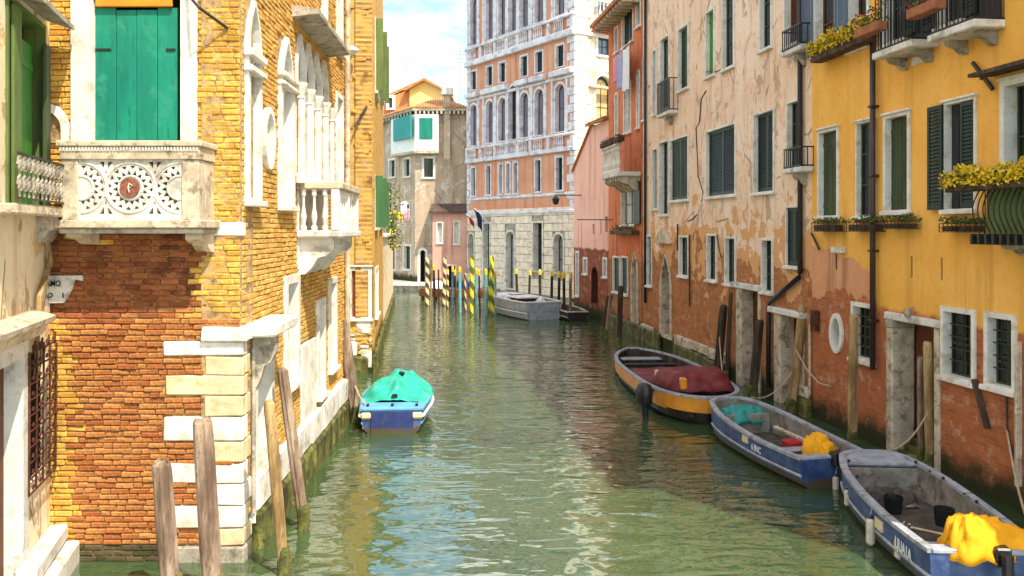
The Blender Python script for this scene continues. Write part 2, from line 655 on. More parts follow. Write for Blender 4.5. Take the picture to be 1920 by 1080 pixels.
M['brick_wet'] = brick_piece('wet_brick', (0.07, 0.06, 0.03, 1), (0.12, 0.09, 0.05, 1), (0.05, 0.055, 0.02, 1))
M['yellow_wall'] = wallmat('yellow_plaster', (0.83, 0.41, 0.075, 1), (0.90, 0.49, 0.12, 1), brick=(0.50, 0.155, 0.06, 1), brick_top=2.75,
                           brick_amt=0.08, streakc=(0.62, 0.30, 0.06, 1), bumpk=0.4, alg=.38, joint=(0.42, 0.28, 0.2, 1))
M['pinkpatch'] = wallmat('pink_plaster_patch', (0.66, 0.30, 0.15, 1), (0.70, 0.36, 0.20, 1), brick=(0.50, 0.155, 0.06, 1), brick_top=2.75,
                         brick_amt=0.22, bumpk=0.45, alg=.38, joint=(0.42, 0.28, 0.2, 1))
M['beige_wall'] = wallmat('beige_plaster', (0.82, 0.58, 0.42, 1), (0.88, 0.68, 0.53, 1), brick=(0.52, 0.20, 0.075, 1), brick_top=3.3, alg=.5,
                          brick_amt=1.0, patch=(0.70, 0.47, 0.33, 1), patch_amt=0.40, streakc=(0.46, 0.27, 0.15, 1), rim=(0.68, 0.36, 0.16, 1), bumpk=0.45)
M['red_wall'] = wallmat('red_plaster', (0.62, 0.16, 0.06, 1), (0.68, 0.22, 0.10, 1), brick=(0.44, 0.18, 0.08, 1), brick_top=3.0, brick_amt=0.1, patch=(0.5, 0.16, 0.08, 1), patch_amt=0.3)
M['pink_wall'] = wallmat('pink_plaster', (0.82, 0.43, 0.33, 1), (0.88, 0.52, 0.42, 1), brick=(0.33, 0.09, 0.045, 1), brick_top=3.4, brick_amt=0.06)
M['pink_pale'] = wallmat('pale_pink_plaster', (0.60, 0.31, 0.24, 1), (0.68, 0.38, 0.30, 1), brick=None, alg=0.6)
M['palace_red'] = wallmat('palace_red_plaster', (0.60, 0.26, 0.15, 1), (0.68, 0.34, 0.22, 1), alg=0)
M['palace_side'] = wallmat('palace_side_plaster', (0.78, 0.66, 0.50, 1), (0.84, 0.75, 0.62, 1), patch=(0.72, 0.45, 0.22, 1), patch_amt=0.36, alg=0.4, bumpk=0.2)
M['brown_wall'] = wallmat('brown_plaster', (0.42, 0.31, 0.22, 1), (0.52, 0.40, 0.29, 1), patch=(0.50, 0.42, 0.36, 1), patch_amt=0.35, alg=0.9)
M['left_wall'] = wallmat('pale_weathered_plaster', (0.76, 0.62, 0.40, 1), (0.84, 0.74, 0.58, 1), patch=(0.60, 0.40, 0.20, 1), patch_amt=0.28,
                         streakc=(0.55, 0.36, 0.17, 1), alg=0.2)
M['yellow_far'] = wallmat('pale_yellow_plaster', (0.80, 0.62, 0.20, 1), (0.84, 0.68, 0.28, 1), alg=0)
M['orange_far'] = wallmat('orange_plaster', (0.55, 0.22, 0.08, 1), (0.62, 0.28, 0.12, 1), alg=0)
M['brickwall'] = wallmat('ochre_brick_wall', (0.62, 0.36, 0.10, 1), (0.7, 0.42, 0.14, 1), brick=(0.74, 0.44, 0.12, 1), brick_top=30, joint=(0.26, 0.14, 0.05, 1), alg=0.7, bumpk=0.6)
M['orangepatch'] = wallmat('bare_orange_brick', (0.7, 0.2, 0.03, 1), (0.7, 0.2, 0.03, 1), brick=(0.72, 0.18, 0.03, 1), brick_top=30, joint=(0.4, 0.15, 0.05, 1), alg=0, bumpk=0.6)
M['tile'] = simple('terracotta_tile', (0.52, 0.20, 0.075, 1), 0.85, 0.35, 3, 0.4, c2=(0.62, 0.30, 0.12, 1), dirt=(0.25, 0.16, 0.10, 1))
M['tiledark'] = simple('dark_roof_tile', (0.10, 0.065, 0.05, 1), 0.85, 0.4, 3, 0.4)
M['white'] = simple('white_paint', (0.76, 0.76, 0.76, 1), 0.5, 0.1, 4, 0.05)
M['navy'] = simple('navy_boat_paint', (0.018, 0.032, 0.15, 1), 0.4, 0.3, 3, 0.06, spec=0.5, dirt=(0.05, 0.06, 0.12, 1), tide=.10)
M['blueboat'] = simple('faded_blue_boat_paint', (0.026, 0.055, 0.19, 1), 0.45, 0.3, 2, 0.08, spec=0.5, c2=(0.075, 0.13, 0.29, 1), dirt=(0.10, 0.13, 0.20, 1), tide=.14)
M['skyblue'] = simple('light_blue_boat_paint', (0.12, 0.36, 0.66, 1), 0.4, 0.15, 3, 0.05)
M['greyboat'] = simple('grey_gunwale_paint', (0.36, 0.38, 0.44, 1), 0.5, 0.22, 4, 0.1, dirt=(0.18, 0.165, 0.15, 1))
M['greyinner'] = simple('stained_grey_fibreglass', (0.27, 0.235, 0.195, 1), 0.6, 0.35, 3, 0.1, dirt=(0.10, 0.075, 0.055, 1))
M['bilge'] = simple('dirty_floor', (0.085, 0.068, 0.055, 1), 0.7, 0.5, 5, 0.2)
M['orangeboat'] = simple('orange_boat_paint', (0.72, 0.27, 0.02, 1), 0.4, 0.15, 3, 0.05, spec=0.5)
M['maroon'] = simple('maroon_canvas', (0.155, 0.018, 0.022, 1), 0.6, 0.3, 4, 0.3, c2=(0.24, 0.035, 0.04, 1))
M['darkhull'] = simple('dark_hull_bottom', (0.02, 0.015, 0.013, 1), 0.4, 0.4, 4, 0.1, spec=0.5)
M['tarpgreen'] = simple('sea_green_tarpaulin', (0.015, 0.40, 0.30, 1), 0.55, 0.25, 3, 0.25, dirt=(0.10, 0.42, 0.34, 1))
M['tarpteal'] = simple('teal_tarpaulin', (0.03, 0.27, 0.25, 1), 0.5, 0.2, 3, 0.25)
M['coverorange'] = simple('orange_cloth', (0.82, 0.36, 0.008, 1), 0.75, 0.12, 4, 0.3)
M['black'] = simple('black_plastic', (0.012, 0.012, 0.013, 1), 0.4, 0.3, 5, 0.05, spec=0.5)
M['rubber'] = simple('black_rubber', (0.015, 0.014, 0.013, 1), 0.8, 0.3, 8, 0.2)
M['fender'] = simple('scuffed_white_fender', (0.66, 0.58, 0.46, 1), 0.5, 0.2, 6, 0.1, dirt=(0.35, 0.26, 0.16, 1))
M['steel'] = simple('bare_steel', (0.45, 0.45, 0.46, 1), 0.35, 0.2, 6, 0.05, metal=0.8)
M['rope'] = simple('pale_rope', (0.50, 0.38, 0.24, 1), 0.9, 0.3, 20, 0.4)
M['leaf'] = simple('green_leaves', (0.06, 0.11, 0.02, 1), 0.6, 0.5, 9, 0, c2=(0.11, 0.16, 0.03, 1))
M['petal'] = simple('yellow_petals', (0.80, 0.50, 0.015, 1), 0.6, 0.25, 8, 0, c2=(0.84, 0.62, 0.04, 1))
M['petalred'] = simple('red_petals', (0.62, 0.05, 0.03, 1), 0.6, 0.3, 8, 0)
M['terracotta'] = simple('terracotta_pot', (0.36, 0.13, 0.06, 1), 0.8, 0.25, 5, 0.2)
M['cloth_white'] = simple('white_laundry', (0.76, 0.76, 0.80, 1), 0.8, 0.08, 4, 0.1)
M['cloth_blue'] = simple('pale_blue_laundry', (0.36, 0.38, 0.62, 1), 0.8, 0.15, 4, 0.1)
M['cloth_pink'] = simple('pink_laundry', (0.70, 0.30, 0.36, 1), 0.8, 0.12, 4, 0.1)
M['flag_blue'] = simple('dark_blue_flag_cloth', (0.012, 0.018, 0.085, 1), 0.7, 0.2, 4, 0.1)
M['flag_red'] = simple('red_flag_cloth', (0.45, 0.03, 0.03, 1), 0.7, 0.2, 4, 0.1)
M['ink'] = NT('black_lettering').done((0.015, 0.013, 0.012, 1), 0.7, 0.2)
M['capyellow'] = simple('yellow_paint', (0.74, 0.50, 0.02, 1), 0.55, 0.15, 5, 0.05)
M['polecyan'] = simple('pale_turquoise_paint', (0.14, 0.42, 0.44, 1), 0.5, 0.2, 4, 0.05)
M['poleblue'] = simple('dull_blue_paint', (0.05, 0.12, 0.20, 1), 0.5, 0.3, 4, 0.05)
M['porphyry'] = simple('red_marble', (0.25, 0.09, 0.06, 1), 0.4, 0.5, 20, 0.1)
M['blinds'] = simple('grey_roller_door', (0.26, 0.25, 0.25, 1), 0.6, 0.2, 5, 0.1)
M['tan'] = simple('tan_canvas', (0.62, 0.40, 0.18, 1), 0.8, 0.2, 4, 0.2)


def stripemat(name, ca, cb, k):
    t = NT(name)
    xyz = t.sep()
    a = t.math('DIVIDE', t.math('ARCTAN2', xyz[1], xyz[0]), 2 * math.pi)
    fr = t.math('FRACT', t.math('ADD', a, t.math('MULTIPLY', xyz[2], k)))
    col = t.mix(t.math('GREATER_THAN', fr, 0.5), ca, cb)
    col = t.mix(t.math('MULTIPLY', t.step(t.noise(6, 5, 0.65), 0.5, 0.75), 0.4), col, (0.25, 0.2, 0.12, 1))
    return t.done(col, 0.5, 0.3)


M['stripe_cream'] = stripemat('cream_black_spiral', (0.72, 0.60, 0.30, 1), (0.07, 0.055, 0.035, 1), 1.7)
M['stripe_yellow'] = stripemat('yellow_green_spiral', (0.74, 0.66, 0.03, 1), (0.10, 0.13, 0.03, 1), 1.3)

# water: silty green body under a rippled skin
t = NT('canal_water')
n_a = t.noise(1.35, 1, 0.5, t.map((0.75, 1.5, 1)), 0.7)
n_b = t.noise(3.0, 1, 0.5, t.map((0.65, 1.5, 1), (3, 7, 0)), 0.6)
n_c = t.noise(0.30, 2, 0.5, t.map((0.8, 1, 1)))
n_d = t.noise(8.0, 1, 0.5, t.map((0.7, 1.4, 1)))
calm = t.step(t.noise(0.22, 2, 0.5, t.map((1.4, 0.6, 1), (5, 1, 0))), 0.30, 0.62)
hh = t.math('ADD', t.math('MULTIPLY', n_a, 0.80), t.math('MULTIPLY', n_b, 0.36))
hh = t.math('ADD', hh, t.math('MULTIPLY', n_d, 0.05))
hh = t.math('MULTIPLY', hh, t.math('ADD', 0.55, t.math('MULTIPLY', calm, 0.6)))
hh = t.math('ADD', hh, t.math('MULTIPLY', n_c, 0.5))
t.bump(hh, 1.0, 0.062)
wc = t.mix(t.step(t.noise(0.12, 3, 0.6), 0.35, 0.65), (0.032, 0.058, 0.022, 1), (0.062, 0.105, 0.042, 1))
t.b.inputs['IOR'].default_value = 2.35
M['water'] = t.done(wc, 0.04, 0.62)

# ------------------------------------------------------------------ water sheet
wm = MB()
wm.add([(-300, -60, 0), (300, -60, 0), (300, 500, 0), (-300, 500, 0)], [(0, 1, 2, 3)])
tag(wm.obj('water', M['water']), kind='structure')


# ------------------------------------------------------------------ building kit
def leaf(mb, x0, x1, z0, z1, y0, y1, style='plank', n=3):
    if style == 'plank':
        w = (x1 - x0) / n
        for i in range(n):
            mb.cbox(x0 + i * w + .003, x0 + (i + 1) * w - .003, y0, y1, z0, z1, 0.006)
        for zz in (0.12, 0.86):
            zc = z0 + (z1 - z0) * zz
            mb.box(x0 + .01, x1 - .01, y0 - .012, y0 + .01, zc - .04, zc + .04)
    else:
        st = min(0.06, (x1 - x0) * .18)
        mb.box(x0, x0 + st, y0, y1, z0, z1)
        mb.box(x1 - st, x1, y0, y1, z0, z1)
        mb.box(x0 + st, x1 - st, y0, y1, z0, z0 + st * 1.4)
        mb.box(x0 + st, x1 - st, y0, y1, z1 - st * 1.2, z1)
        zz = z0 + st * 1.5
        ym = (y0 + y1) / 2
        while zz < z1 - st * 1.3:
            mb.add([(x0 + st, y0 + .004, zz), (x1 - st, y0 + .004, zz), (x1 - st, y1 - .004, zz + .05), (x0 + st, y1 - .004, zz + .05),
                    (x0 + st, y0 + .004, zz + .012), (x1 - st, y0 + .004, zz + .012), (x1 - st, y1 - .004, zz + .062), (x0 + st, y1 - .004, zz + .062)],
                   [(0, 1, 2, 3), (4, 7, 6, 5), (0, 4, 5, 1), (2, 6, 7, 3)])
            zz += 0.065


def opening(root, W, x0, x1, z0, z1, fw=0.07, kind='rect', sh='', shm='dkgreen', style='louver', depth=0.17, sill=True,
            pane='glass', bars=(1, 2), frame='stone_clean', proud=0.04, name='window', dy=None, label=None, lint=False):
    g = 0.012
    if kind == 'rect':
        out, inn = rect(x0, x1, z0, z1), rect(x0 + fw, x1 - fw, z0 + fw * .5, z1 - fw)
        hole = rect(x0 + g, x1 - g, z0 + g, z1 - g)
    elif kind == 'oval':
        out, inn = oval(x0, x1, z0, z1), oval(x0 + fw, x1 - fw, z0 + fw, z1 - fw)
        hole = oval(x0 + g, x1 - g, z0 + g, z1 - g)
    else:
        out, inn = arch(x0, x1, z0, z1, kind), arch(x0 + fw, x1 - fw, z0 + fw * .5, z1 - fw, kind)
        hole = arch(x0 + g, x1 - g, z0 + g, z1 - g, kind)
    W.holes.append(hole)
    fo = MB().ring(out, inn, -proud, depth + .03).obj(name, M[frame], root, W)
    if label: fo['label'] = label
    xi0, xi1, zi0, zi1 = x0 + fw, x1 - fw, z0 + fw * .5, z1 - fw
    MB().prism(inn, depth, depth + .02).obj('pane', M[pane], fo, W)
    if bars and kind != 'oval':
        sb = MB()
        bw = 0.035
        sb.ring(rect(xi0, xi1, zi0, zi1) if kind == 'rect' else inn,
                rect(xi0 + bw, xi1 - bw, zi0 + bw, zi1 - bw) if kind == 'rect' else [((x - (x0 + x1) / 2) * .86 + (x0 + x1) / 2, (z - zi0) * .94 + zi0 + .03) for x, z in inn],
                depth - .03, depth - .002)
        for i in range(bars[0]):
            xc = xi0 + (xi1 - xi0) * (i + 1) / (bars[0] + 1)
            sb.box(xc - bw / 2, xc + bw / 2, depth - .034, depth - .004, zi0 + bw, zi1 - (bw if kind == 'rect' else (x1 - x0) * .3))
        for i in range(bars[1]):
            zc = zi0 + (zi1 - zi0) * (i + 1) / (bars[1] + 1)
            sb.box(xi0 + bw, xi1 - bw, depth - .032, depth - .006, zc - bw / 2, zc + bw / 2)
        sb.obj('sash', M['mossgreen'] if 'green' in shm else M['wooddoor'], fo, W)
    if sill:
        MB().cbox(x0 - .03, x1 + .03, -proud - .07, .02, z0 - .07, z0 + .012, .012).obj('sill', M[frame], fo, W)
    if lint:
        MB().cbox(x0 - .03, x1 + .03, -proud - .05, .02, z1 - .004, z1 + .04, .010).obj('lintel', M[frame], fo, W)
    xm = (xi0 + xi1) / 2
    d0 = dy if dy is not None else depth - .07
    hw = (x1 - x0) / 2 - fw * .3
    zt = zi1 if kind == 'rect' else zi1 - (x1 - x0) * .35
    for code in sh.split():
        mb = MB()
        if code == 'CL': leaf(mb, xi0 + .004, xm - .003, zi0 + .01, zt - .01, d0, d0 + .035, style)
        elif code == 'CR': leaf(mb, xm + .003, xi1 - .004, zi0 + .01, zt - .01, d0, d0 + .035, style)
        elif code == 'OL': leaf(mb, x0 - hw + .03, x0 + .03, z0 + .02, zt + .02, -proud - .05, -proud - .012, style)
        elif code == 'OR': leaf(mb, x1 - .03, x1 - .03 + hw, z0 + .02, zt + .02, -proud - .05, -proud - .012, style)
        elif code in ('PL', 'PR'):                  # standing out from the wall
            xx = x0 + .02 if code == 'PL' else x1 - .05
            mb.box(xx, xx + .035, -proud - min(hw, .24), -proud - .012, z0 + .02, zt + .02)
        mb.obj('shutter', M[shm], fo, W)
    return fo


def win(root, W, L, R, T, B, **kw):
    x0, x1, z0, z1 = W.box(L, R, T, B)
    return opening(root, W, x0, x1, z0, z1, **kw)


def body(root, W, x0, x1, z1, depth, mat, z0=-1.0, y0=0.32):
    return MB().box(x0, x1, y0, depth, z0, z1).obj('back_wall', M[mat], root, W)


def iron_rail(root, W, x0, x1, proj, z0, z1, pitch=0.11, belly=0.0, name='railing', mat='iron', ends=True, off=0.0, th=0.016):
    """vertical-bar railing round three sides of a balcony"""
    mb = MB()
    yf = -proj
    paths = [((x0, yf), (x1, yf))]
    if ends:
        paths = [((x0, off), (x0, yf)), ((x0, yf), (x1, yf)), ((x1, yf), (x1, off))]
    for (ax, ay), (bx, by) in paths:
        L = math.hypot(bx - ax, by - ay)
        n = max(2, int(L / pitch))
        for i in range(n + 1):
            u = i / n
            px, py = ax + (bx - ax) * u, ay + (by - ay) * u
            if belly and ay == by:
                pts = []
                for k in range(7):
                    v = k / 6
                    pts.append((px, py - belly * math.sin(math.pi * min(1, (1 - v) * 1.25)) * (1 if v > .2 else .8), z0 + (z1 - z0) * v))
                mb.tube(pts, th * .6, 5)
            else:
                mb.box(px - th / 2, px + th / 2, py - th / 2, py + th / 2, z0, z1)
        for zz in (z0 + .03, z1):
            mb.bar((ax, ay, zz), (bx, by, zz), th * 2.2, th * 1.6)
    return mb.obj(name, M[mat], root, W)


def bracket(mb, x, w, y1, proj, z1, h):
    """scrolled console under a slab"""
    pr = [(y1, z1), (y1 - proj, z1), (y1 - proj, z1 - h * .3), (y1 - proj * .8, z1 - h * .48), (y1 - proj * .55, z1 - h * .55),
          (y1 - proj * .4, z1 - h * .8), (y1 - proj * .2, z1 - h), (y1, z1 - h)]
    mb.prismx(pr, x - w / 2, x + w / 2)


def baluster(mb, x, y, z0, z1, r, n=8):
    h = z1 - z0
    mb.lathe([(r, z0), (r, z0 + h * .08), (r * .5, z0 + h * .14), (r * .95, z0 + h * .32), (r * .45, z0 + h * .58), (r * .38, z0 + h * .8),
              (r * .8, z0 + h * .86), (r * .8, z1)], x, y, n)


def roof(root, W, x0, x1, y0, y1, z0, z1, mat='tile', pitch=0.24, name='roof'):
    """mono-pitch tiled roof rising from the eave (y0,z0) to (y1,z1)"""
    mb = MB()
    mb.prismx([(y0, z0 - .08), (y1, z1 - .08), (y1, z1), (y0, z0)], x0, x1)
    ro = mb.obj(name, M[mat], root, W)
    n = int((x1 - x0) / pitch)
    tb = MB()
    for i in range(n):
        xc = x0 + (i + .5) * (x1 - x0) / n
        r = pitch * .34
        pr = [(xc - r, 0), (xc - r * .7, r * .62), (xc, r * .85), (xc + r * .7, r * .62), (xc + r, 0)]
        vs = [(x, y0 - .04, z0 + z) for x, z in pr] + [(x, y1, z1 + z) for x, z in pr]
        tb.add(vs, [(k, k + 1, k + 6, k + 5) for k in range(4)] + [(4, 3, 2, 1, 0)])
    o = tb.obj('tile_row', M[mat], ro, W)
    o['kind'] = 'stuff'
    return ro


# ================================================================== LEFT: brick house with the carved balcony
YE = 11.1
XC = gx(452, YE)
WE = Frame((-6.7, YE), (XC, YE))                      # end face towards the viewer
WC = Frame((XC, YE), (XC - 0.035 * 8.6, YE + 8.6))    # canal face
house = thing('brick_house', 'ochre brick corner house with carved stone balcony and teal shutter', 'building', WE)
SX = lambda px: WE.s(px)
SZ = lambda py: gz(py, YE)
TOP = 13.0

# quoin stones: pixel boxes on the end face, with the return length on the canal face
quoins = [(392, 452, 416, 442, .0, 'stone_clean'), (383, 452, 612, 639, .9, 'stone_clean'), (310, 452, 640, 667, .18, 'stone_clean'),
          (385, 452, 668, 703, .30, 'stone_cream'), (312, 452, 704, 742, .22, 'stone_cream'), (385, 452, 743, 780, .34, 'stone_cream'),
          (307, 452, 781, 826, .20, 'stone_clean'), (366, 452, 827, 866, .36, 'stone_cream'), (311, 452, 867, 906, .20, 'stone_clean'),
          (398, 452, 907, 947, .38, 'stone_clean'), (322, 452, 948, 989, .22, 'stone_clean'), (402, 452, 990, 1022, .40, 'stone_cream'),
          (330, 452, 1023, 1075, .30, 'stone_grey')]
excl = []
exclc = []
wall_e = None
# door-window behind the balcony
jx0, jx1, jz0, jz1 = SX(136), SX(371), SZ(268), SZ(-60)
ox0, ox1 = SX(174), SX(341)
dw = MB().ring(rect(jx0, jx1, jz0 - .1, jz1), rect(ox0, ox1, jz0 - .08, jz1 - .3), -.05, .34).obj('window', M['stone_clean'], house, WE)
WE.holes.append(rect(jx0 + .02, jx1 - .02, jz0 - .08, jz1 - .02))
excl.append((jx0, jx1, jz0 - .1, jz1))
sx0, sx1, sz1 = SX(173), SX(330), SZ(16)
nw = 4
for i in range(nw):
    a = ox0 + (sx1 - ox0) * i / nw
    b = ox0 + (sx1 - ox0) * (i + 1) / nw
    MB().cbox(a + .003, b - .003, .06 + .004 * (i % 2), .105, jz0 - .07, sz1 + (.03 if i in (0, 3) else 0), .006).obj('shutter_plank', M['teal'], dw, WE)
hb = MB()
for (xa, xb) in ((SX(175), SX(205)), (SX(308), SX(326))):
    hb.cbox(xa, xb, .045, .062, SZ(93), SZ(89), .004)
hb.obj('hinge', M['iron'], dw, WE)
MB().box(ox0, ox1, .20, .22, jz0 - .1, jz1 - .28).obj('pane', M['room'], dw, WE)
MB().cbox(SX(178), SX(322), .0, .05, SZ(12), SZ(-40), .01).obj('orange_blind', M['orangeblind'], dw, WE)
MB().box(sx1 + .01, ox1 - .002, .10, .14, jz0 - .08, sz1).obj('reveal_shadow_strip', M['wooddoor'], dw, WE)  # dark strip standing in for the reveal's shadow beside the shutter

# blind arch fragment by the corner of the next house
ax0, ax1 = SX(86 - 46), SX(86 + 46)
oa, ia = arch(ax0, ax1, SZ(268), SZ(194), 'round', 12), arch(ax0 + .1, ax1 - .1, SZ(268) + .001, SZ(194) - .11, 'round', 12)
MB().ring(oa, ia, -.05, .1).obj('arch_trim', M['stone_clean'], house, WE)
excl.append((SX(60), SX(112), SZ(268), SZ(196)))

# carved balcony
PB = 0.55
bS = lambda px: WE.s(px, PB)
bZ = lambda py: gz(py, YE - PB)
bal = MB().cbox(bS(105), bS(387), -PB - .06, .02, bZ(428), bZ(412), .015).obj('balcony', M['stone_old'], house, WE)
mb = MB()
mb.cbox(bS(111), bS(380), -PB - .02, .02, bZ(438), bZ(428.5), .012)
mb.obj('floor_slab', M['stone_grey'], bal, WE)
mb = MB()
mb.cbox(bS(107), bS(381), -PB - .05, .0, bZ(275), bZ(264), .012)
mb.cbox(bS(113), bS(376), -PB - .02, -.02, bZ(299), bZ(275.3), .008)
rail = mb.obj('handrail', M['stone_old'], bal, WE)
mb = MB()
n = 44
for i in range(n):
    a = bS(114) + (bS(375) - bS(114)) * i / n
    mb.box(a, a + .022, -PB - .036, -PB - .019, bZ(283), bZ(276))
mb.obj('dentil_row', M['stone'], bal, WE)['kind'] = 'stuff'
for (a, b) in ((115, 146), (340, 373)):
    m2 = MB().cbox(bS(a), bS(b), -PB, -PB + .22, bZ(412) - .002, bZ(299), .01)
    m2.obj('corner_post', M['stone_old'], bal, WE)
# pierced panel
pcx, pcz = bS(243), bZ(352)
pm = (bS(343) - bS(143)) / 200.0
pholes = []


def wedge(cx, cz, r0, r1, a, da):
    return [(cx + r0 * math.cos(a), cz + r0 * math.sin(a)), (cx + r1 * math.cos(a - da), cz + r1 * math.sin(a - da)),
            (cx + r1 * math.cos(a + da), cz + r1 * math.sin(a + da))]


for cx in (pcx, pcx - 92 * pm, pcx + 92 * pm):
    for k in range(16):
        a = 2 * math.pi * k / 16 + .1
        for hp in (wedge(cx, pcz, 34 * pm, 25 * pm, a, .19), wedge(cx, pcz, 34.6 * pm, 42 * pm, a + .196, .13)):
            if all(bS(147) < x < bS(339) for x, z in hp):
                pholes.append(hp)
for cx in (pcx - 46 * pm, pcx + 46 * pm):
    for sg in (1, -1):
        zb = pcz + sg * 49 * pm
        pholes.append([(cx - 13 * pm, zb), (cx - 3 * pm, zb), (cx - 3 * pm, zb - sg * 14 * pm)])
        pholes.append([(cx + 3 * pm, zb), (cx + 13 * pm, zb), (cx + 3 * pm, zb - sg * 14 * pm)])
        pholes.append([(cx - 2 * pm, zb - sg * 18 * pm), (cx + 2 * pm, zb - sg * 18 * pm), (cx, zb - sg * 26 * pm)])
pmb = panel(rect(bS(144), bS(342), bZ(413), bZ(299)), pholes, -PB + .02, 0.09, 0.09)
pmb.box(bS(144), bS(342), -PB + .112, -PB + .12, bZ(413), bZ(412))
pan = pmb.obj('pierced_panel', M['stone'], bal, WE, fix=False)
mb = MB()
for cx in (pcx, pcx - 92 * pm, pcx + 92 * pm):
    for r in (47, 22):
        n = 36
        pts = [(cx + r * pm * math.cos(2 * math.pi * i / n), -PB + .018, pcz + r * pm * math.sin(2 * math.pi * i / n)) for i in range(n + 1)]
        run = []
        for p in pts + [None]:
            if p and bS(146) < p[0] < bS(340):
                run.append(p)
            else:
                if len(run) > 2:
                    mb.tube(run, .013, 6)
                run = []
mb.obj('ring_moulding', M['stone'], bal, WE)
MB().prism(oval(pcx - 18 * pm, pcx + 18 * pm, pcz - 18 * pm, pcz + 18 * pm, 24), -PB - .01, -PB + .05).obj('medallion', M['porphyry'], bal, WE)
md = MB()
md.tube([(pcx, -PB - .012, pcz - 9 * pm), (pcx - 2 * pm, -PB - .014, pcz), (pcx, -PB - .012, pcz + 9 * pm)], .008, 5)
md.tube([(pcx, -PB - .012, pcz + 8 * pm), (pcx + 6 * pm, -PB - .014, pcz + 4 * pm), (pcx, -PB - .012, pcz)], .007, 5)
md.obj('medallion_mark', M['stone'], bal, WE)
for (a, b, c) in ((118, 148, 459), (343, 374, 474)):
    m2 = MB()
    bracket(m2, (bS(a) + bS(b)) / 2, (bS(b) - bS(a)) * .95, .0, PB - .06, bZ(438) - .001, bZ(438) - bZ(c))
    m2.obj('corbel', M['stone_old'], bal, WE)
mb = MB()
for xx in (bS(115), bS(373) - .06):
    mb.cbox(xx, xx + .06, -PB + .23, .0, bZ(413), bZ(300), .008)
mb.obj('side_panel', M['stone_old'], bal, WE)

# quoins as single stones on both faces
qobs = []
for (a, b, t_, b_, ret, mt) in quoins:
    x0, x1 = SX(a), WE.len
    z0, z1 = SZ(b_) + .004, SZ(t_) - .004
    pr = .035 if mt != 'stone_grey' else .06
    m2 = MB()
    if t_ == 612: pr = .1
    m2.cbox(x0 + RND.uniform(-.02, .02), x1 + pr, -pr, .12 if ret else .1, z0, z1, .016, .009)
    excl.append((x0, x1 + .2, z0, z1))
    qobs.append((m2, mt, 'quoin_stone'))
    if ret:
        m3 = MB().cbox(.121, ret, -pr, .12, z0, z1, .012, .003)
        qobs.append((m3, mt, 'canal'))
        exclc.append((-1, ret, z0, z1))
    else:
        exclc.append((-1, .06, z0, z1))

# street-name plate hangs by itself
sp = [(SX(60), SZ(517)), (SX(158), SZ(516)), (SX(159), SZ(526)), (SX(150), SZ(524)), (SX(143), SZ(525)), (SX(139), SZ(541)), (SX(124), SZ(567)), (SX(60), SZ(568))]
plate = MB().prism(sp, -.075, -.03).obj('street_sign', M['stone'], None, WE)
tag(plate, 'broken white street name plate painted on brick wall below the carved balcony', 'sign')


def text(s, size, x, y, z, mat, parent, fr, name='lettering', rot=None, ext=0.003, sx=1.0, bold=0.0):
    cu = bpy.data.curves.new(name, 'FONT')
    cu.body = s
    cu.size = size
    cu.extrude = ext
    cu.offset = bold
    tmp = bpy.data.objects.new('tmp', cu)
    COL.objects.link(tmp)
    dg = bpy.context.evaluated_depsgraph_get()
    me = bpy.data.meshes.new_from_object(tmp.evaluated_get(dg))
    bpy.data.objects.remove(tmp)
    R = rot if rot is not None else Matrix.Rotation(math.pi / 2, 4, 'X')
    me.transform(Matrix.Translation((x, y, z)) @ R @ Matrix.Diagonal((sx, 1, 1, 1)))
    me.materials.clear()
    me.materials.append(mat)
    return put(name, me, parent, fr)


text('AMO', .105, SX(92.5), -.079, SZ(536), M['ink'], plate, WE, sx=.80, bold=.002)
text('D', .085, SX(96), -.079, SZ(557), M['ink'], plate, WE, bold=.002)
text('I', .085, SX(122.5), -.079, SZ(557), M['ink'], plate, WE, bold=.003)

# bricks of the end face
we_panel = panel(rect(0, WE.len, -1.0, TOP), WE.holes, 0.012, 0.5, 0.3)
wall_e = we_panel.obj('wall', M['mortar'], house, WE)
for m2, mt, nm in qobs:
    if nm != 'canal':
        m2.obj('quoin_stone', M[mt], wall_e, WE)
CH, BL, HD, JT = 0.0735, 0.245, 0.118, 0.011


def brick_runs(xa, xb, za, zb, ex, seed):
    r = random.Random(seed)
    z = za
    k = 0
    while z < zb:
        x = xa - r.uniform(0, .2)
        ph = k % 2
        i = 0
        while x < xb:
            L = (BL if (i + ph) % 2 == 0 or r.random() < .55 else HD) * r.uniform(.93, 1.05)
            a, b = max(x, xa), min(x + L, xb)
            segs = [(a, b)]
            for (e0, e1, f0, f1) in ex:
                if f0 < z + CH * .5 < f1:
                    ns = []
                    for (p, q) in segs:
                        if q <= e0 or p >= e1: ns.append((p, q))
                        else:
                            if p < e0 - .03: ns.append((p, e0))
                            if q > e1 + .03: ns.append((e1, q))
                    segs = ns
            for (p, q) in segs:
                if q - p > .05:
                    yield p, q - JT, z, z + CH - JT, L
            x += L
            i += 1
        z += CH
        k += 1


def zone(px, py):
    jag = 6 * math.sin(px * .13) + 4 * math.sin(px * .31 + py)
    if py > 1024: return 'brick_wet'
    if 440 < py < 594 + jag and px < 388 - max(0, py - 470) * .28 + jag: return 'brick_red_shade'  # balcony's cast shadow set into the brick colour, slanting right edge
    if py >= 590 + jag and px > 140 + jag: return 'brick_orange'
    return 'brick_yellow'


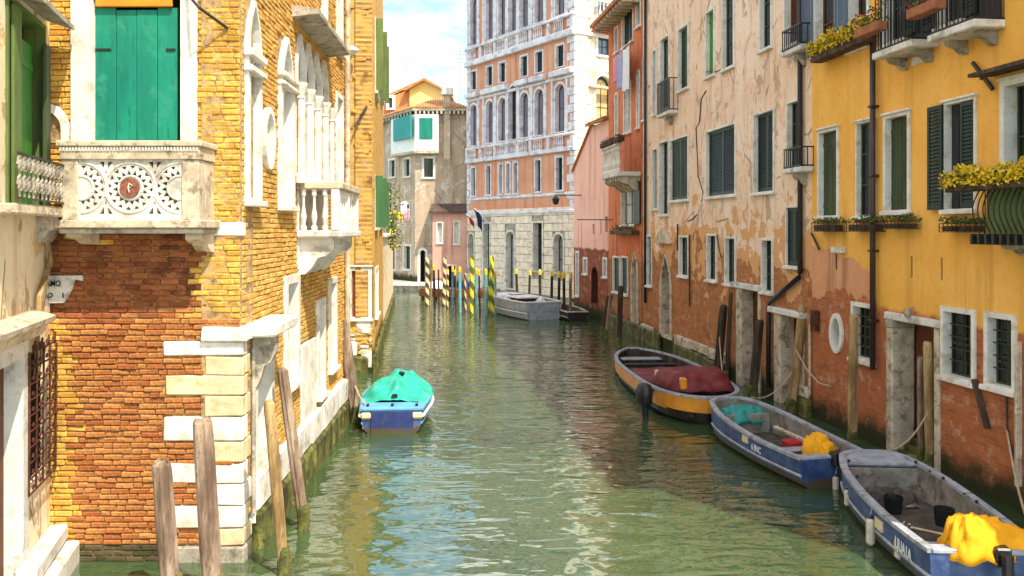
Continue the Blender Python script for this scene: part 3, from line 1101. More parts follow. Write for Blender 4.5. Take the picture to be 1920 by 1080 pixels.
variants = {}
for mt in ('brick_orange', 'brick_red_shade'):
    variants[mt] = []
    for i in range(12):
        me = MB().cbox(0, BL - JT, -.018 - RND.uniform(0, .012), .03, 0, CH - JT, .011, .006).mesh('brick', False)
        me.materials.append(M[mt])
        variants[mt].append(me)
rest = {}
cnt = 0
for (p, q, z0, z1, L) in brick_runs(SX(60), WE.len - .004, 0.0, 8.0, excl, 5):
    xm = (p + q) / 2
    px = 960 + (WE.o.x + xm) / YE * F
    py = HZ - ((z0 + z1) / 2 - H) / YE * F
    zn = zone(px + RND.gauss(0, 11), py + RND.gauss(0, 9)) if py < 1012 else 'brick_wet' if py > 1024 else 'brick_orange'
    if zn == 'brick_orange' and cnt < 300 and py > 570:
        o = bpy.data.objects.new('brick', RND.choice(variants[zn]))
        COL.objects.link(o)
        o.parent = wall_e
        o.location = (p, RND.uniform(-.012, .014), z0 + RND.uniform(-.005, .005))
        o.scale = ((q - p) / (BL - JT), 1, 1)
        o.rotation_euler = (0, RND.uniform(-.022, .022), RND.uniform(-.03, .03))
        cnt += 1
    else:
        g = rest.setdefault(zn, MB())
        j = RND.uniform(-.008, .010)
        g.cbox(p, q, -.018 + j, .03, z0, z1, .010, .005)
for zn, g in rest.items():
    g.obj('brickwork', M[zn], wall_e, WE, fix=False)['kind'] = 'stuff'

# ---- canal face of the brick house
CZ = lambda px, py: WC.z(px, py)
opening(house, WC, WC.s(457), WC.s(483), WC.z(470, 378), WC.z(470, -5), fw=.1, kind='gothic', depth=.30, bars=None, sill=True, proud=.07, pane='stone_clean')
opening(house, WC, WC.s(519.5), WC.s(546), WC.z(533, 388), WC.z(533, 62), fw=.12, kind='gothic', depth=.32, bars=None, proud=.07, pane='stone_clean')
opening(house, WC, WC.s(490), WC.s(511), WC.z(500, 318), WC.z(500, 200), fw=.10, kind='oval', depth=.2, bars=None, sill=False, proud=.06, pane='room')
lx = [WC.s(v) for v in (552, 568.5, 584.5, 599.5, 613)]
zt_, zb_ = WC.z(557, 55), WC.z(580, 350)
for i in range(4):
    opening(house, WC, lx[i] + .0, lx[i + 1] - .0, zb_, zt_, fw=.10, kind='gothic', depth=.30, bars=None, sill=False, proud=.05, pane='stone_clean')


def shade_sheet(xa, xb, za, zb, yy):
    MB().prism(arch(xa, xb, za, zb, 'gothic'), yy, yy + .01).obj('arch_shade', M['room'], house, WC)  # dark sheet standing in for the shade inside an arch head


shade_sheet(WC.s(457) + .12, WC.s(483) - .12, WC.z(470, 98), WC.z(470, -5) - .12, .05)
shade_sheet(WC.s(519.5) + .14, WC.s(546) - .14, WC.z(533, 145), WC.z(533, 62) - .14, .05)
for i in range(4):
    shade_sheet(lx[i] + .12, lx[i + 1] - .12, zb_ + (zt_ - zb_) * .70, zt_ - .12, .04)
mb = MB()
for i in range(5):
    zc = zb_ + (zt_ - zb_) * .60
    mb.lathe([(.09, zb_), (.09, zb_ + .12), (.055, zb_ + .16), (.05, zc - .18), (.07, zc - .15), (.06, zc - .12), (.12, zc + .05), (.13, zc + .10)], lx[i], -.10, 10)
mb.obj('column', M['stone_clean'], house, WC)['label'] = 'white colonnettes of the four-light window'
MB().prismx([(.02, zt_ + .10), (-.45, zt_ + .16), (-.45, zt_ + .24), (.02, zt_ + .30)], lx[0] - .25, lx[4] + .1).obj('hood', M['stone_grey'], house, WC)
for (a, t_, b_) in ((457, 100, 114), (457, 130, 142), (520, 142, 152), (520, 160, 168)):
    x0, x1, z0, z1 = WC.box(a, a + 27, t_, b_)
    MB().cbox(x0 - .04, x1 + .03, -.13, .0, z0, z1, .015).obj('capital', M['stone_clean'], house, WC)
win(house, WC, 531, 557, 516, 720, fw=.13, depth=.22, bars=None, proud=.06, pane='room')
win(house, WC, 628, 641, 176, 345, fw=.1, depth=.2, bars=None, proud=.05, pane='curtain')
win(house, WC, 601, 611, -30, 50, fw=.1, depth=.2, bars=None, proud=.05, pane='room')
win(house, WC, 629, 640, -30, 100, fw=.1, depth=.2, bars=None, proud=.05, pane='room')
# water door with stone jambs and a console slab above
dx0, dx1, dz0, dz1 = WC.s(468), WC.s(505), .35, WC.z(486, 645)
opening(house, WC, dx0, dx1, dz0, dz1, fw=.14, depth=.28, bars=None, sill=False, proud=.08, pane='stone_clean', name='water_door')
MB().cbox(WC.s(458), WC.s(506), -.42, .02, WC.z(482, 622), WC.z(482, 600), .03, .01).obj('door_canopy', M['stone_clean'], house, WC)
m2 = MB()
bracket(m2, WC.s(470), .14, 0, .36, WC.z(482, 622) - .001, .75)
m2.obj('canopy_bracket', M['stone_grey'], house, WC)
MB().tube([(WC.s(467), -.06, .5), (WC.s(467), -.06, 3.0)], .03, 8).obj('drainpipe', M['stone_grey'], house, WC)
# white plastered strip below the loggia and by the far end
MB().cbox(WC.s(562), WC.s(588), -.05, .02, .9, WC.z(575, 640), .02, .01).obj('plaster_panel', M['stone_clean'], house, WC)
MB().cbox(WC.s(556), WC.s(612), -.04, .02, WC.z(580, 500), zb_, .01).obj('plaster_panel', M['stone_clean'], house, WC)
win(house, WC, 592, 606, 560, 740, fw=.12, depth=.2, bars=None, proud=.06, pane='wooddoor')
win(house, WC, 614, 628, 520, 690, fw=.12, depth=.2, bars=None, proud=.06, pane='room')
MB().tube([(WC.s(645), -.08, 1.0), (WC.s(645), -.08, 12.5)], .06, 8).obj('drainpipe', M['stone_old'], house, WC)

wc_panel = panel(rect(0, WC.len, -1.0, TOP), WC.holes, 0.012, 0.5, 0.3)
wall_c = wc_panel.obj('wall', M['mortar'], house, WC)
for m2, mt, nm in qobs:
    if nm == 'canal':
        m2.obj('quoin_stone', M[mt], wall_c, WC)
for lp in WC.holes:
    xs = [p[0] for p in lp]; zs = [p[1] for p in lp]
    exclc.append((min(xs), max(xs), min(zs), max(zs)))
exclc.append((WC.s(562), WC.s(588), .9, WC.z(575, 640)))
g = MB(); gw = MB()
for (p, q, z0, z1, L) in brick_runs(.036, WC.len, 0.0, 10.6, exclc, 9):
    j = RND.uniform(-.008, .012)
    (gw if z0 < .5 else g).cbox(p, q, -.016 + j, .03, z0, z1, .008, .004)
g.obj('brickwork', M['brick_canal'], wall_c, WC, fix=False)['kind'] = 'stuff'
gw.obj('brickwork', M['brick_wet'], wall_c, WC, fix=False)['kind'] = 'stuff'
# plinth stones along the water
x = .42
while x < WC.len:
    L = RND.uniform(.55, 1.1)
    MB().cbox(x, min(x + L, WC.len) - .012, -.13, .02, .50 + RND.uniform(-.02, .02), .98 + RND.uniform(-.03, .03), .03, .012).obj('plinth_stone', M['stone'], wall_c, WC)
    MB().cbox(x, min(x + L, WC.len) - .012, -.17, .02, -.6, .49, .05, .025).obj('footing_stone', M['algae'], wall_c, WC)
    x += L
# loggia balcony
b0, b1 = WC.s(555) - .05, WC.s(555) + 2.25
P2 = .72
zs0, zs1 = gz(446, 14.5), gz(432, 14.5)
zr0, zr1 = gz(352, 14.5), gz(341, 14.5)
bal2 = MB().cbox(b0, b1, -P2 - .06, .0, zs0, zs1, .03).obj('balcony', M['stone'], house, WC)
MB().cbox(b0, b1, -P2 - .05, .0, zr0 - .03, zr1, .02).obj('handrail', M['stone_old'], bal2, WC)
for x_, y_ in ((b0 + .08, -P2 + .06), (b1 - .09, -P2 + .06), ((b0 + b1) / 2, -P2 + .06)):
    MB().cbox(x_ - .07, x_ + .07, y_ - .07, y_ + .07, zs1, zr0 - .03, .012).obj('corner_post', M['stone_clean'], bal2, WC)
for k in range(3):
    m2 = MB()
    baluster(m2, b0 + .08, -P2 + .24 + k * .18, zs1, zr0 - .03, .055, 10)
    m2.obj('baluster', M['stone_clean'], bal2, WC)
for k in range(8):
    xx = b0 + .30 + k * (b1 - b0 - .6) / 7
    m2 = MB()
    baluster(m2, xx, -P2 + .06, zs1, zr0 - .03, .055, 10)
    m2.obj('baluster', M['stone_clean'], bal2, WC)
for k in range(3):
    m2 = MB()
    bracket(m2, b0 + .25 + k * (b1 - b0 - .5) / 2, .2, 0, P2 - .1, zs0 - .001, .62)
    m2.obj('corbel', M['stone'], bal2, WC)
bd = MB()
pA, pB_, pC_ = WE.o, WC.o, WC.o + WC.d * WC.len
bd.prismz([(-6.7, YE + .33), (pB_.x - .36, YE + .33), (pC_.x - .36, pC_.y - .02), (-9.5, pC_.y - .02), (-9.5, YE + .33)], -1, TOP)
bd.obj('back_wall', M['brickwall'], house, At(0, 0))
rb = MB().prismz([(-6.9, YE - .45), (pB_.x + .5, YE - .45), (pC_.x + .5, pC_.y), (-9.7, pC_.y), (-9.7, YE - .45)], TOP, TOP + .18)
rb.obj('roof', M['tile'], house, At(0, 0))
MB().tube([(SX(352), -.05, SZ(-12)), (SX(392), -.35, SZ(28)), (SX(428), -.02, SZ(54))], .02, 6).obj('iron_stay', M['iron'], house, WE)

# ================================================================== LEFT: near plastered house with iron balcony
W0 = Frame((-4.64, 6.0), (-6.0, 11.08))
near = thing('plastered_house', 'pale peeling plaster house at left edge with green shutters and rusty grille', 'building', W0)
win(near, W0, 10, 82, 18, 388, fw=.05, depth=.22, bars=None, sill=False, pane='room', frame='olive', proud=.03, name='balcony_door')
x0, x1, z0, z1 = W0.box(14, 78, 30, 385)
MB().cbox(x0 + .03, x0 + .32, -.06, -.02, z0, z1, .01).obj('shutter', M['olive'], near, W0)
m2 = MB()
leaf(m2, x0 + .42, x1 - .22, z0, z1 - .25, .05, .09, 'plank', 3)
m2.obj('shutter', M['green'], near, W0)
MB().cbox(x1 - .18, x1 + .03, -.10, -.05, z0, z1 - .2, .01).obj('shutter', M['mossgreen'], near, W0)
MB().prismx([(.0, z1 + .16), (-.34, z1 + .05), (-.34, z1 + .11), (.0, z1 + .34)], x0 - .2, x1 + .15).obj('hood', M['stone_grey'], near, W0)
x0, x1, z0, z1 = W0.box(2, 93, 386, 405)
nb = MB().cbox(x0 - .5, x1 - .06, -.30, .02, z0, z1, .02, .008).obj('balcony', M['stone_old'], near, W0)
m2 = MB()
bracket(m2, x1 - .35, .55, 0, .24, z0 - .001, .32)
m2.obj('corbel', M['stone_grey'], nb, W0)
zr = W0.z(50, 305)
m2 = MB()
m2.bar((x0 - .5, -.30, zr), (x1 - .08, -.30, zr), .03, .025)
m2.bar((x1 - .08, -.30, zr), (x1 - .08, .0, zr), .03, .025)
m2.bar((x0 - .5, -.30, z1 + .05), (x1 - .08, -.30, z1 + .05), .02, .02)
m2.obj('handrail', M['iron'], nb, W0)
m2 = MB()
xx = x0 - .45
while xx < x1 - .1:                                     # scrolled iron infill
    for s_ in (1, -1):
        for base in (.0, .5):
            pts = []
            for k in range(15):
                a = k / 14 * math.pi * 3.2
                rr = .085 * (1 - k / 18)
                pts.append((xx + s_ * rr * math.cos(a) + s_ * .0, -.30 - .012 * k / 14, z1 + .08 + (zr - z1 - .1) * (base + .26) + rr * 1.25 * math.sin(a)))
            m2.tube(pts, .011, 5)
    m2.box(xx - .008, xx + .008, -.308, -.292, z1 + .05, zr)
    xx += .17
m2.obj('scrollwork', M['stone_grey'], nb, W0)
x0, x1, z0, z1 = W0.box(-60, 57, 612, 650)
MB().prismx([(.02, z0), (-.14, z0), (-.18, z0 + .10), (-.27, z0 + .16), (-.28, z1), (-.1, z1 + .06), (.02, z1 + .06)], x0, x1).obj('door_cornice', M['stone_old'], near, W0)
x0, x1, z0, z1 = W0.box(-60, 40, 655, 1150)
MB().ring(rect(x0, x1, -.2, z1), rect(x0 + .2, x1 - .22, -.19, z1 - .2), -.08, .2).obj('door_frame', M['stone'], near, W0)
W0.holes.append(rect(x0 + .02, x1 - .02, -.18, z1 - .02))
MB().box(x0 + .2, x1 - .22, .12, .15, -.19, z1 - .2).obj('door', M['wooddoor'], near, W0)
x0, x1, z0, z1 = W0.box(38, 90, 640, 905)
gw_ = MB().box(x0 + .02, x1 - .02, .08, .1, z0 + .02, z1 - .02).obj('grille_window', M['room'], near, W0)
W0.holes.append(rect(x0 + .03, x1 - .03, z0 + .03, z1 - .12))
m2 = MB()
nx, nzv = 4, 9
for i in range(nx + 1):
    xx = x0 + (x1 - x0) * i / nx
    m2.tube([(xx, -.09, z0), (xx, -.10, z1 - .06 + .05 * math.sin(i))], .014, 5)
for j in range(nzv + 1):
    zz = z0 + (z1 - z0 - .08) * j / nzv
    m2.tube([(x0, -.092, zz), (x1, -.092, zz)], .012, 5)
    for i in range(nx):
        cx = x0 + (x1 - x0) * (i + .5) / nx
        for s_ in (1, -1):
            pts = [(cx + s_ * .042 * math.cos(a / 2.2) * (1 - a / 16), -.098, zz + .055 + .036 * math.sin(a / 2.2) * (1 - a / 16)) for a in range(12)]
            m2.tube(pts, .010, 4)
for i in range(nx):
    cx = x0 + (x1 - x0) * (i + .5) / nx
    m2.tube([(cx - .05, -.1, z1 - .08), (cx, -.12, z1 + .05), (cx + .05, -.1, z1 - .08)], .013, 5)
for xx in (x0, x1):
    for zz in (z0 + .1, z1 - .2):
        m2.bar((xx, -.09, zz), (xx, .03, zz), .02)
m2.obj('scroll_grille', M['rust'], gw_, W0)
x0, x1, z0, z1 = W0.box(60, 88, 425, 560)
MB().tube([(x1, -.05, z1), (x1 - .1, -.06, (z0 + z1) / 2), (x0 + .06, -.06, z0 + .05), (x0, -.05, z0 - .9)], .035, 7).obj('drainpipe', M['woodwarm'], near, W0)
panel(rect(0, W0.len, -1, 12.4), W0.holes, 0, .4, .3).obj('wall', M['left_wall'], near, W0)
body(near, W0, .0, W0.len - .02, 12.4, 3.0, 'left_wall')
xe = W0.len
for i, (a, b, c_, d_) in enumerate(((.02, 1.2, .50, .28), (-.6, 1.5, .28, -.3))):
    MB().cbox(xe - 1.6 + a * .2, xe - .06, -.24 - .12 * i, -.001, d_, c_ - .003, .03, .012).obj('step_stone', M['stone'], near, W0)

# ================================================================== LEFT: second brick house beyond the gap
Y2 = 25.7
X2 = gx(698, Y2)
W2 = Frame((-9.0, Y2), (X2, Y2))
W2c = Frame((X2, Y2), (X2 - .118 * 9.8, Y2 + 9.8))
h2 = thing('yellow_brick_house', 'narrow sunlit yellow brick house end with bare orange brick patch near water', 'building', W2)
win(h2, W2, 652, 698, 500, 598, fw=.12, depth=.10, bars=None, sill=True, pane='orangepatch', frame='stone', name='walled_up_opening', lint=True)
panel(rect(0, W2.len, -1, 15.5), W2.holes, 0, .5, .3).obj('wall', M['brickwall'], h2, W2)
rz = random.Random(3)
for k in range(70):                                       # uneven proud stones and bricks
    px, py = rz.uniform(650, 694), rz.choice([rz.uniform(5, 480), rz.uniform(610, 690)])
    x0, zc = W2.s(px), W2.z(px, py)
    w_ = rz.uniform(.10, .26)
    MB().cbox(x0, min(x0 + w_, W2.len - .02), -.03 - rz.uniform(0, .03), .02, zc, zc + rz.uniform(.06, .13), .012, .008).obj(
        'brick', M['brick_yellow'] if rz.random() < .6 else M['stone' if py > 600 else 'brick_orange'], h2, W2)
for (a, b, t_, b_) in ((652, 672, 640, 668), (668, 696, 600, 625), (676, 697, 655, 690)):
    x0, x1, z0, z1 = W2.box(a, b, t_, b_)
    MB().cbox(x0, x1, -.06, .02, z0, z1, .03, .015).obj('stone_block', M['stone'], h2, W2)
win(h2, W2c, 701, 707, 330, 428, fw=.08, depth=.15, bars=None, sh='PL PR', shm='leafgreen', pane='room')
win(h2, W2c, 711, 716, 335, 425, fw=.08, depth=.15, bars=None, sh='PL PR', shm='leafgreen', pane='room')
win(h2, W2c, 702, 707, 45, 180, fw=.08, depth=.15, bars=None, sh='PL PR', shm='olive', pane='room')
win(h2, W2c, 712, 716.5, 70, 185, fw=.08, depth=.15, bars=None, sh='PL PR', shm='olive', pane='room')
win(h2, W2c, 703, 708, 500, 590, fw=.1, depth=.15, bars=None, pane='room')
panel(rect(0, W2c.len, -1, 15.5), W2c.holes, 0, .5, .3).obj('wall', M['brickwall'], h2, W2c)
bd = MB().prismz([(-9, Y2 + .33), (X2 - .33, Y2 + .33), (X2 - .118 * 9.8 - .33, Y2 + 9.78), (-9, Y2 + 9.78)], -1, 15.5)
bd.obj('back_wall', M['left_wall'], h2, At(0, 0))
MB().prismz([(-9.2, Y2 - .4), (X2 + .4, Y2 - .4), (X2 - .118 * 9.8 + .4, Y2 + 9.9), (-9.2, Y2 + 9.9)], 15.5, 15.7).obj('roof', M['tile'], h2, At(0, 0))
x0, z0 = W2.s(664), W2.z(664, 95)
m2 = MB()
m2.tube([(x0, 0, z0), (x0, -.35, z0 + .05)], .03, 6)
m2.obj('lamp_arm', M['iron'], h2, W2)
MB().lathe([(.02, z0 + .06), (.22, z0 - .02), (.20, z0 - .10), (.10, z0 - .2)], x0, -.4, 12).obj('wall_lamp', M['white'], h2, W2)
MB().tube([(W2.s(688), -.05, W2.z(688, 200)), (W2.s(668), -.3, W2.z(668, 240))], .04, 6).obj('iron_stay', M['wooddark'], h2, W2)
for k in range(14):
    xa = k * .7
    MB().cbox(xa, xa + .68, -.12, .02, -.5, .55 + RND.uniform(-.05, .05), .05, .03).obj('footing_stone', M['algae'], h2, W2c)
for k in range(3):
    MB().cbox(W2.len - .1 - .5 * (k + 1), W2.len - .1 - .5 * k - .02, -.12, .02, -.5, .5, .05, .03).obj('footing_stone', M['algae'], h2, W2)

# low garden wall further along
Wg = Frame((X2 - .118 * 9.8, Y2 + 9.8), (gx(737, 53), 53))
gwl = thing('garden_wall', 'low pale canal wall with a coping beyond the yellow brick house', 'wall', Wg)
panel(rect(0, Wg.len, -1, 4.0), [], 0, .4).obj('wall', M['left_wall'], gwl, Wg)
MB().cbox(-.05, Wg.len, -.15, .5, 4.003, 4.15, .03).obj('coping', M['stone'], gwl, Wg)
for k in range(9):
    MB().cbox(k * 1.9, k * 1.9 + 1.86, -.14, .02, -.5, .5, .05, .02).obj('footing_stone', M['algae'], gwl, Wg)

# ================================================================== RIGHT ROW
def RX(Y): return 9.406 - .1266 * Y


def RY(px):
    k = (px - 960) / F
    return 9.406 / (k + .1266)


# ---------------- yellow house
YB = RY(1522)
WY = Frame((RX(YB), YB), (RX(6.0), 6.0))
yel = thing('yellow_house', 'golden yellow house above bare red brick on the right bank', 'building', WY)
win(yel, WY, 1535, 1574, 241, 407, sh='CL CR', shm='mossgreen', style='plank', depth=.15, bars=None, lint=True)
win(yel, WY, 1607, 1643, 226, 406, sh='CR', shm='dkgreen', style='plank', depth=.1, lint=True, fw=.04)
win(yel, WY, 1659, 1708, 212, 397, sh='CL CR', shm='mossgreen', style='plank', depth=.16, bars=None, lint=True)
win(yel, WY, 1772, 1833, 186, 394, sh='OL CR', shm='dkgreen', style='louver', depth=.09, lint=True, fw=.05, dy=-.02, bars=None)
win(yel, WY, 1878, 1965, 142, 452, sh='CR', shm='dkgreen', style='louver', depth=.22, fw=.1, lint=True, name='balcony_door')
win(yel, WY, 1527, 1572, -75, 96, sh='OL OR', shm='bluegrey', style='louver', depth=.2, fw=.08)
win(yel, WY, 1592, 1632, -95, 90, sh='OL CR', shm='bluegrey', style='louver', depth=.2, fw=.08)
win(yel, WY, 1655, 1702, -130, 80, sh='OR', shm='dkgreen', style='louver', depth=.2, fw=.08, name='balcony_door')
win(yel, WY, 1757, 1812, -170, 46, sh='OL OR', shm='dkgreen', style='louver', depth=.2, fw=.08, name='balcony_door')
win(yel, WY, 1557, 1582, 587, 663, kind='oval', fw=.11, depth=.22, bars=None, sill=False)
o = win(yel, WY, 1598, 1641.5, 568, 676, fw=.09, depth=.16, bars=(2, 4))
win(yel, WY, 1766, 1831, 577, 712, fw=.09, depth=.15, bars=(1, 1))
win(yel, WY, 1848, 1908, 587, 729, fw=.09, depth=.15, bars=(1, 2))
for (a, b, t_, b_) in ((1603, 1638, 576, 668), (1775, 1824, 588, 702), (1856, 1902, 598, 718)):
    x0, x1, z0, z1 = WY.box(a, b, t_, b_)
    m2 = MB()
    n = max(3, int((x1 - x0) / .14))
    for i in range(1, n):
        xx = x0 + (x1 - x0) * i / n
        m2.box(xx - .009, xx + .009, .06, .078, z0, z1)
    for k in range(1, 5):
        zz = z0 + (z1 - z0) * k / 5
        m2.box(x0, x1, .056, .064, zz - .01, zz + .01)
    m2.obj('window_grille', M['iron'], yel, WY)
# water door with heavy stone jambs
x0, x1, z0, z1 = WY.box(1668, 1762, 592, 858)
z0 = .22
jw = .20
WY.holes.append(rect(x0 + .03, x1 - .03, z0 - .4, z1 - .03))
wd_ = MB().box(x0 + jw, x1 - .1, .42, .45, z0 - .4, z1 - .1).obj('water_door', M['wooddoor'], yel, WY)
MB().cbox(x0 - .03, x0 + jw, -.06, .40, z0 - .5, z1 - .142, .02, .008).obj('jamb', M['stone_old'], wd_, WY)
MB().cbox(x1 - .1, x1 + .03, -.05, .40, z0 - .5, z1 - .142, .015, .006).obj('jamb', M['stone_old'], wd_, WY)
MB().cbox(x0 - .06, x1 + .06, -.09, .40, z1 - .14, z1, .02, .006).obj('lintel', M['stone'], wd_, WY)
MB().cbox(x0 - .02, x0 + jw + .03, -.09, .401, z1 - .30, z1 - .143, .02, .006).obj('capital', M['stone_grey'], wd_, WY)
for k in range(3):
    MB().cbox(x0 + jw, x1 - .1, .02 + k * .13, .15 + k * .13, z0 - .5, z0 - .1 + .12 * k, .02, .01).obj('step', M['algae'], wd_, WY)
# vent slots
for (px, t_, b_) in ((1567.5, 477, 506), (1624, 480, 507), (1709, 481, 521), (1765.5, 483, 526)):
    x0, x1, z0, z1 = WY.box(px - 1.8, px + 1.8, t_, b_)
    WY.holes.append(rect(x0, x1, z0, z1))
    MB().box(x0, x1, .03, .05, z0, z1).obj('vent_slot', M['room'], yel, WY)
YW = WY.len
SPL = WY.s(1644)
YTOP = 15.0
hl = [h for h in WY.holes if h[0][0] < SPL - .05]
hr = [h for h in WY.holes if h[0][0] >= SPL - .05]
zp = WY.z(1585, 470)
zsp = 4.55


def split_holes(hs, z):
    return [h for h in hs if max(p[1] for p in h) < z], [h for h in hs if min(p[1] for p in h) > z]


lo, hi = split_holes(WY.holes, 3.62)
loL = [h for h in lo if h[0][0] < SPL]
ptop = 3.75
poly_pink = [(0.0, -1), (SPL, -1), (SPL, 3.05), (SPL - .05, 3.45), (SPL - .5, 3.52), (SPL - .9, 3.74), (SPL - 1.3, 3.70), (SPL - 1.9, 3.9), (.5, 3.86), (0, 3.95)]
main_outer = [(0.0, 3.95), (.5, 3.86), (SPL - 1.9, 3.9), (SPL - 1.3, 3.70), (SPL - .9, 3.74), (SPL - .5, 3.52), (SPL - .05, 3.45), (SPL, 3.05), (SPL, -1),
              (YW, -1), (YW, YTOP), (0, YTOP)]
inpink = lambda h: all(inside((p[0], p[1]), poly_pink) for p in h)
panel(poly_pink, [h for h in WY.holes if inpink(h)], 0.006, .3, .3).obj('lower_wall', M['pinkpatch'], yel, WY)
panel(main_outer, [h for h in WY.holes if not inpink(h) and inside(h[0], main_outer)], 0, .3, .3).obj('wall', M['yellow_wall'], yel, WY)
body(yel, WY, 0.02, YW, YTOP, 7.0, 'beige_wall', y0=.5)
roof(yel, WY, -.1, YW, -.6, 5.5, YTOP + .05, YTOP + 2.6)
MB().cbox(0, YW, -.35, .02, YTOP - .25, YTOP - .04, .04).obj('eaves_cornice', M['stone'], yel, WY)
xp = SPL + .02
pd = MB().tube([(xp, -.10, WY.z(1644, 692)), (xp, -.10, WY.z(1644, 60))], .055, 10)
pd.obj('drainpipe', M['pipe'], yel, WY, smooth=True)
m2 = MB()
for py in (200, 330, 470, 600):
    zz = WY.z(1644, py)
    m2.cbox(xp - .075, xp + .075, -.17, .0, zz - .02, zz + .02, .006)
m2.obj('pipe_clamp', M['iron'], yel, WY)
# plaque, ties, shelf
x0, x1, z0, z1 = WY.box(1711, 1741, 104, 119)
MB().cbox(x0, x1, -.03, .02, z0, z1, .008).obj('stone_plaque', M['stone_clean'], yel, WY)
x0, x1, z0, z1 = WY.box(1565, 1585, 463, 474)
MB().cbox(x0, x1, -.10, .02, z0, z1, .008).obj('stone_shelf', M['stone_clean'], yel, WY)
for (xa, ya, xb, yb, w_) in ((1830, 117, 1868, 168, .045), (1526, 437, 1541, 468, .03), (1833, 711, 1858, 803, .09)):
    MB().bar((WY.s(xa), -.06, WY.z(xa, ya)), (WY.s(xb), -.06, WY.z(xb, yb)), w_, .05).obj('iron_tie', M['iron' if ya < 700 else 'wooddark'], yel, WY)
MB().cbox(WY.s(1847.5), WY.s(1851), -.11, 0, WY.z(1849, 150), WY.z(1849, 138), .01).obj('iron_tie', M['iron'], yel, WY)
x0, x1, z0, z1 = WY.box(1863, 1985, 112, 128)
MB().prismx([(.02, z0), (-.45, z0 - .03), (-.45, z0 + .03), (.02, z1)], x0, x1).obj('hood', M['wooddark'], yel, WY)
MB().cbox(WY.s(1912.5), WY.s(1917.5), -.10, .0, .4, WY.z(1915, 640), .01).obj('wall_conduit', M['stone_old'], yel, WY)
m2 = MB()
m2.tube([(WY.s(1889), -.02, WY.z(1889, 735)), (WY.s(1893), -.04, WY.z(1893, 800)), (WY.s(1903), -.04, WY.z(1903, 850)), (WY.s(1915), -.04, WY.z(1915, 880))], .014, 6)
m2.obj('cable', M['iron'], yel, WY)
x0, x1, z0, z1 = WY.box(1708, 1718, 572, 594)
m2 = MB()
m2.lathe([(.05, z0), (.06, z0 + .06), (.04, z0 + .12), (.01, z0 + .17)], (x0 + x1) / 2, -.12, 8)
m2.bar(((x0 + x1) / 2, -.12, z0 + .15), ((x0 + x1) / 2, 0.0, z0 + .2), .02)
m2.obj('door_lantern', M['stone_grey'], yel, WY)
x0, x1, z0, z1 = WY.box(1528, 1537, 582, 620)
MB().cbox(x0, x1, -.12, .0, z0, z1, .01).obj('meter_box', M['rust'], yel, WY)
MB().tube([(WY.s(1517.5) + .12, -.05, WY.z(1520, 606)), (WY.s(1517.5) + .12, -.05, .5)], .03, 6).obj('standpipe', M['stone_old'], yel, WY)


def planter(name, label, x0, x1, z0, z1, W, y0=-.05, y1=-.28, flower='petal', nf=160, nl=150, h=.22, over=.05, size=.03, wire=False, group=None, box='wooddark', drop=.0):
    th = thing(name, label, 'flower box', W, group)
    m2 = MB()
    if wire:
        for zz in (z0, (z0 + z1) / 2, z1):
            for (a, b) in (((x0, y0), (x1, y0)), ((x0, y1), (x1, y1)), ((x0, y0), (x0, y1)), ((x1, y0), (x1, y1))):
                m2.bar((a[0], a[1], zz), (b[0], b[1], zz), .012)
        n = 8
        for i in range(n + 1):
            xx = x0 + (x1 - x0) * i / n
            m2.box(xx - .006, xx + .006, y1 - .006, y1 + .006, z0, z1)
        m2.cbox(x0 + .03, x1 - .03, y1 + .02, y0 - .02, z0 + .012, z1 - .04, .015)
    else:
        m2.cbox(x0, x1, y1, y0, z0, z1, .015)
    m2.obj('trough', M[box], th, W)

    def pt():
        x = RND.uniform(x0 - over, x1 + over)
        bumpy = .7 + .3 * math.sin(x * 9) * math.sin(x * 4 + 1)
        return (x, RND.uniform(y1 - over, y0 + .03), z1 - drop * RND.random() + h * bumpy * RND.random() ** .8)
    l = MB().leaves(pt, nl, size).obj('foliage', M['leaf'], th, W, fix=False)
    l['kind'] = 'stuff'
    if flower and nf:
        f = MB().leaves(pt, nf, size * .85).obj('blossom', M[flower], th, W, fix=False)
        f['kind'] = 'stuff'
    return th


# small wire planters under the windows
for i, (a, b, t_, b_, lab) in enumerate(((1523, 1567, 412, 434, 'small wire flower box under the yellow house window nearest the beige house'),
                                         (1588, 1641, 411, 434, 'small wire flower box left of the brown drainpipe on yellow house'),
                                         (1653, 1705, 409, 429, 'small wire flower box just right of the brown drainpipe'),
                                         (1762, 1828, 413, 435, 'small wire flower box beside the bulging iron balcony'))):
    x0, x1, z0, z1 = WY.box(a, b, t_ + 6, b_, .25)
    planter('flower_box', lab, x0, x1, z0, z1, WY, -.04, -.26, None, 0, 230, .14, .02, .03, True, 'wire flower boxes on the yellow house')
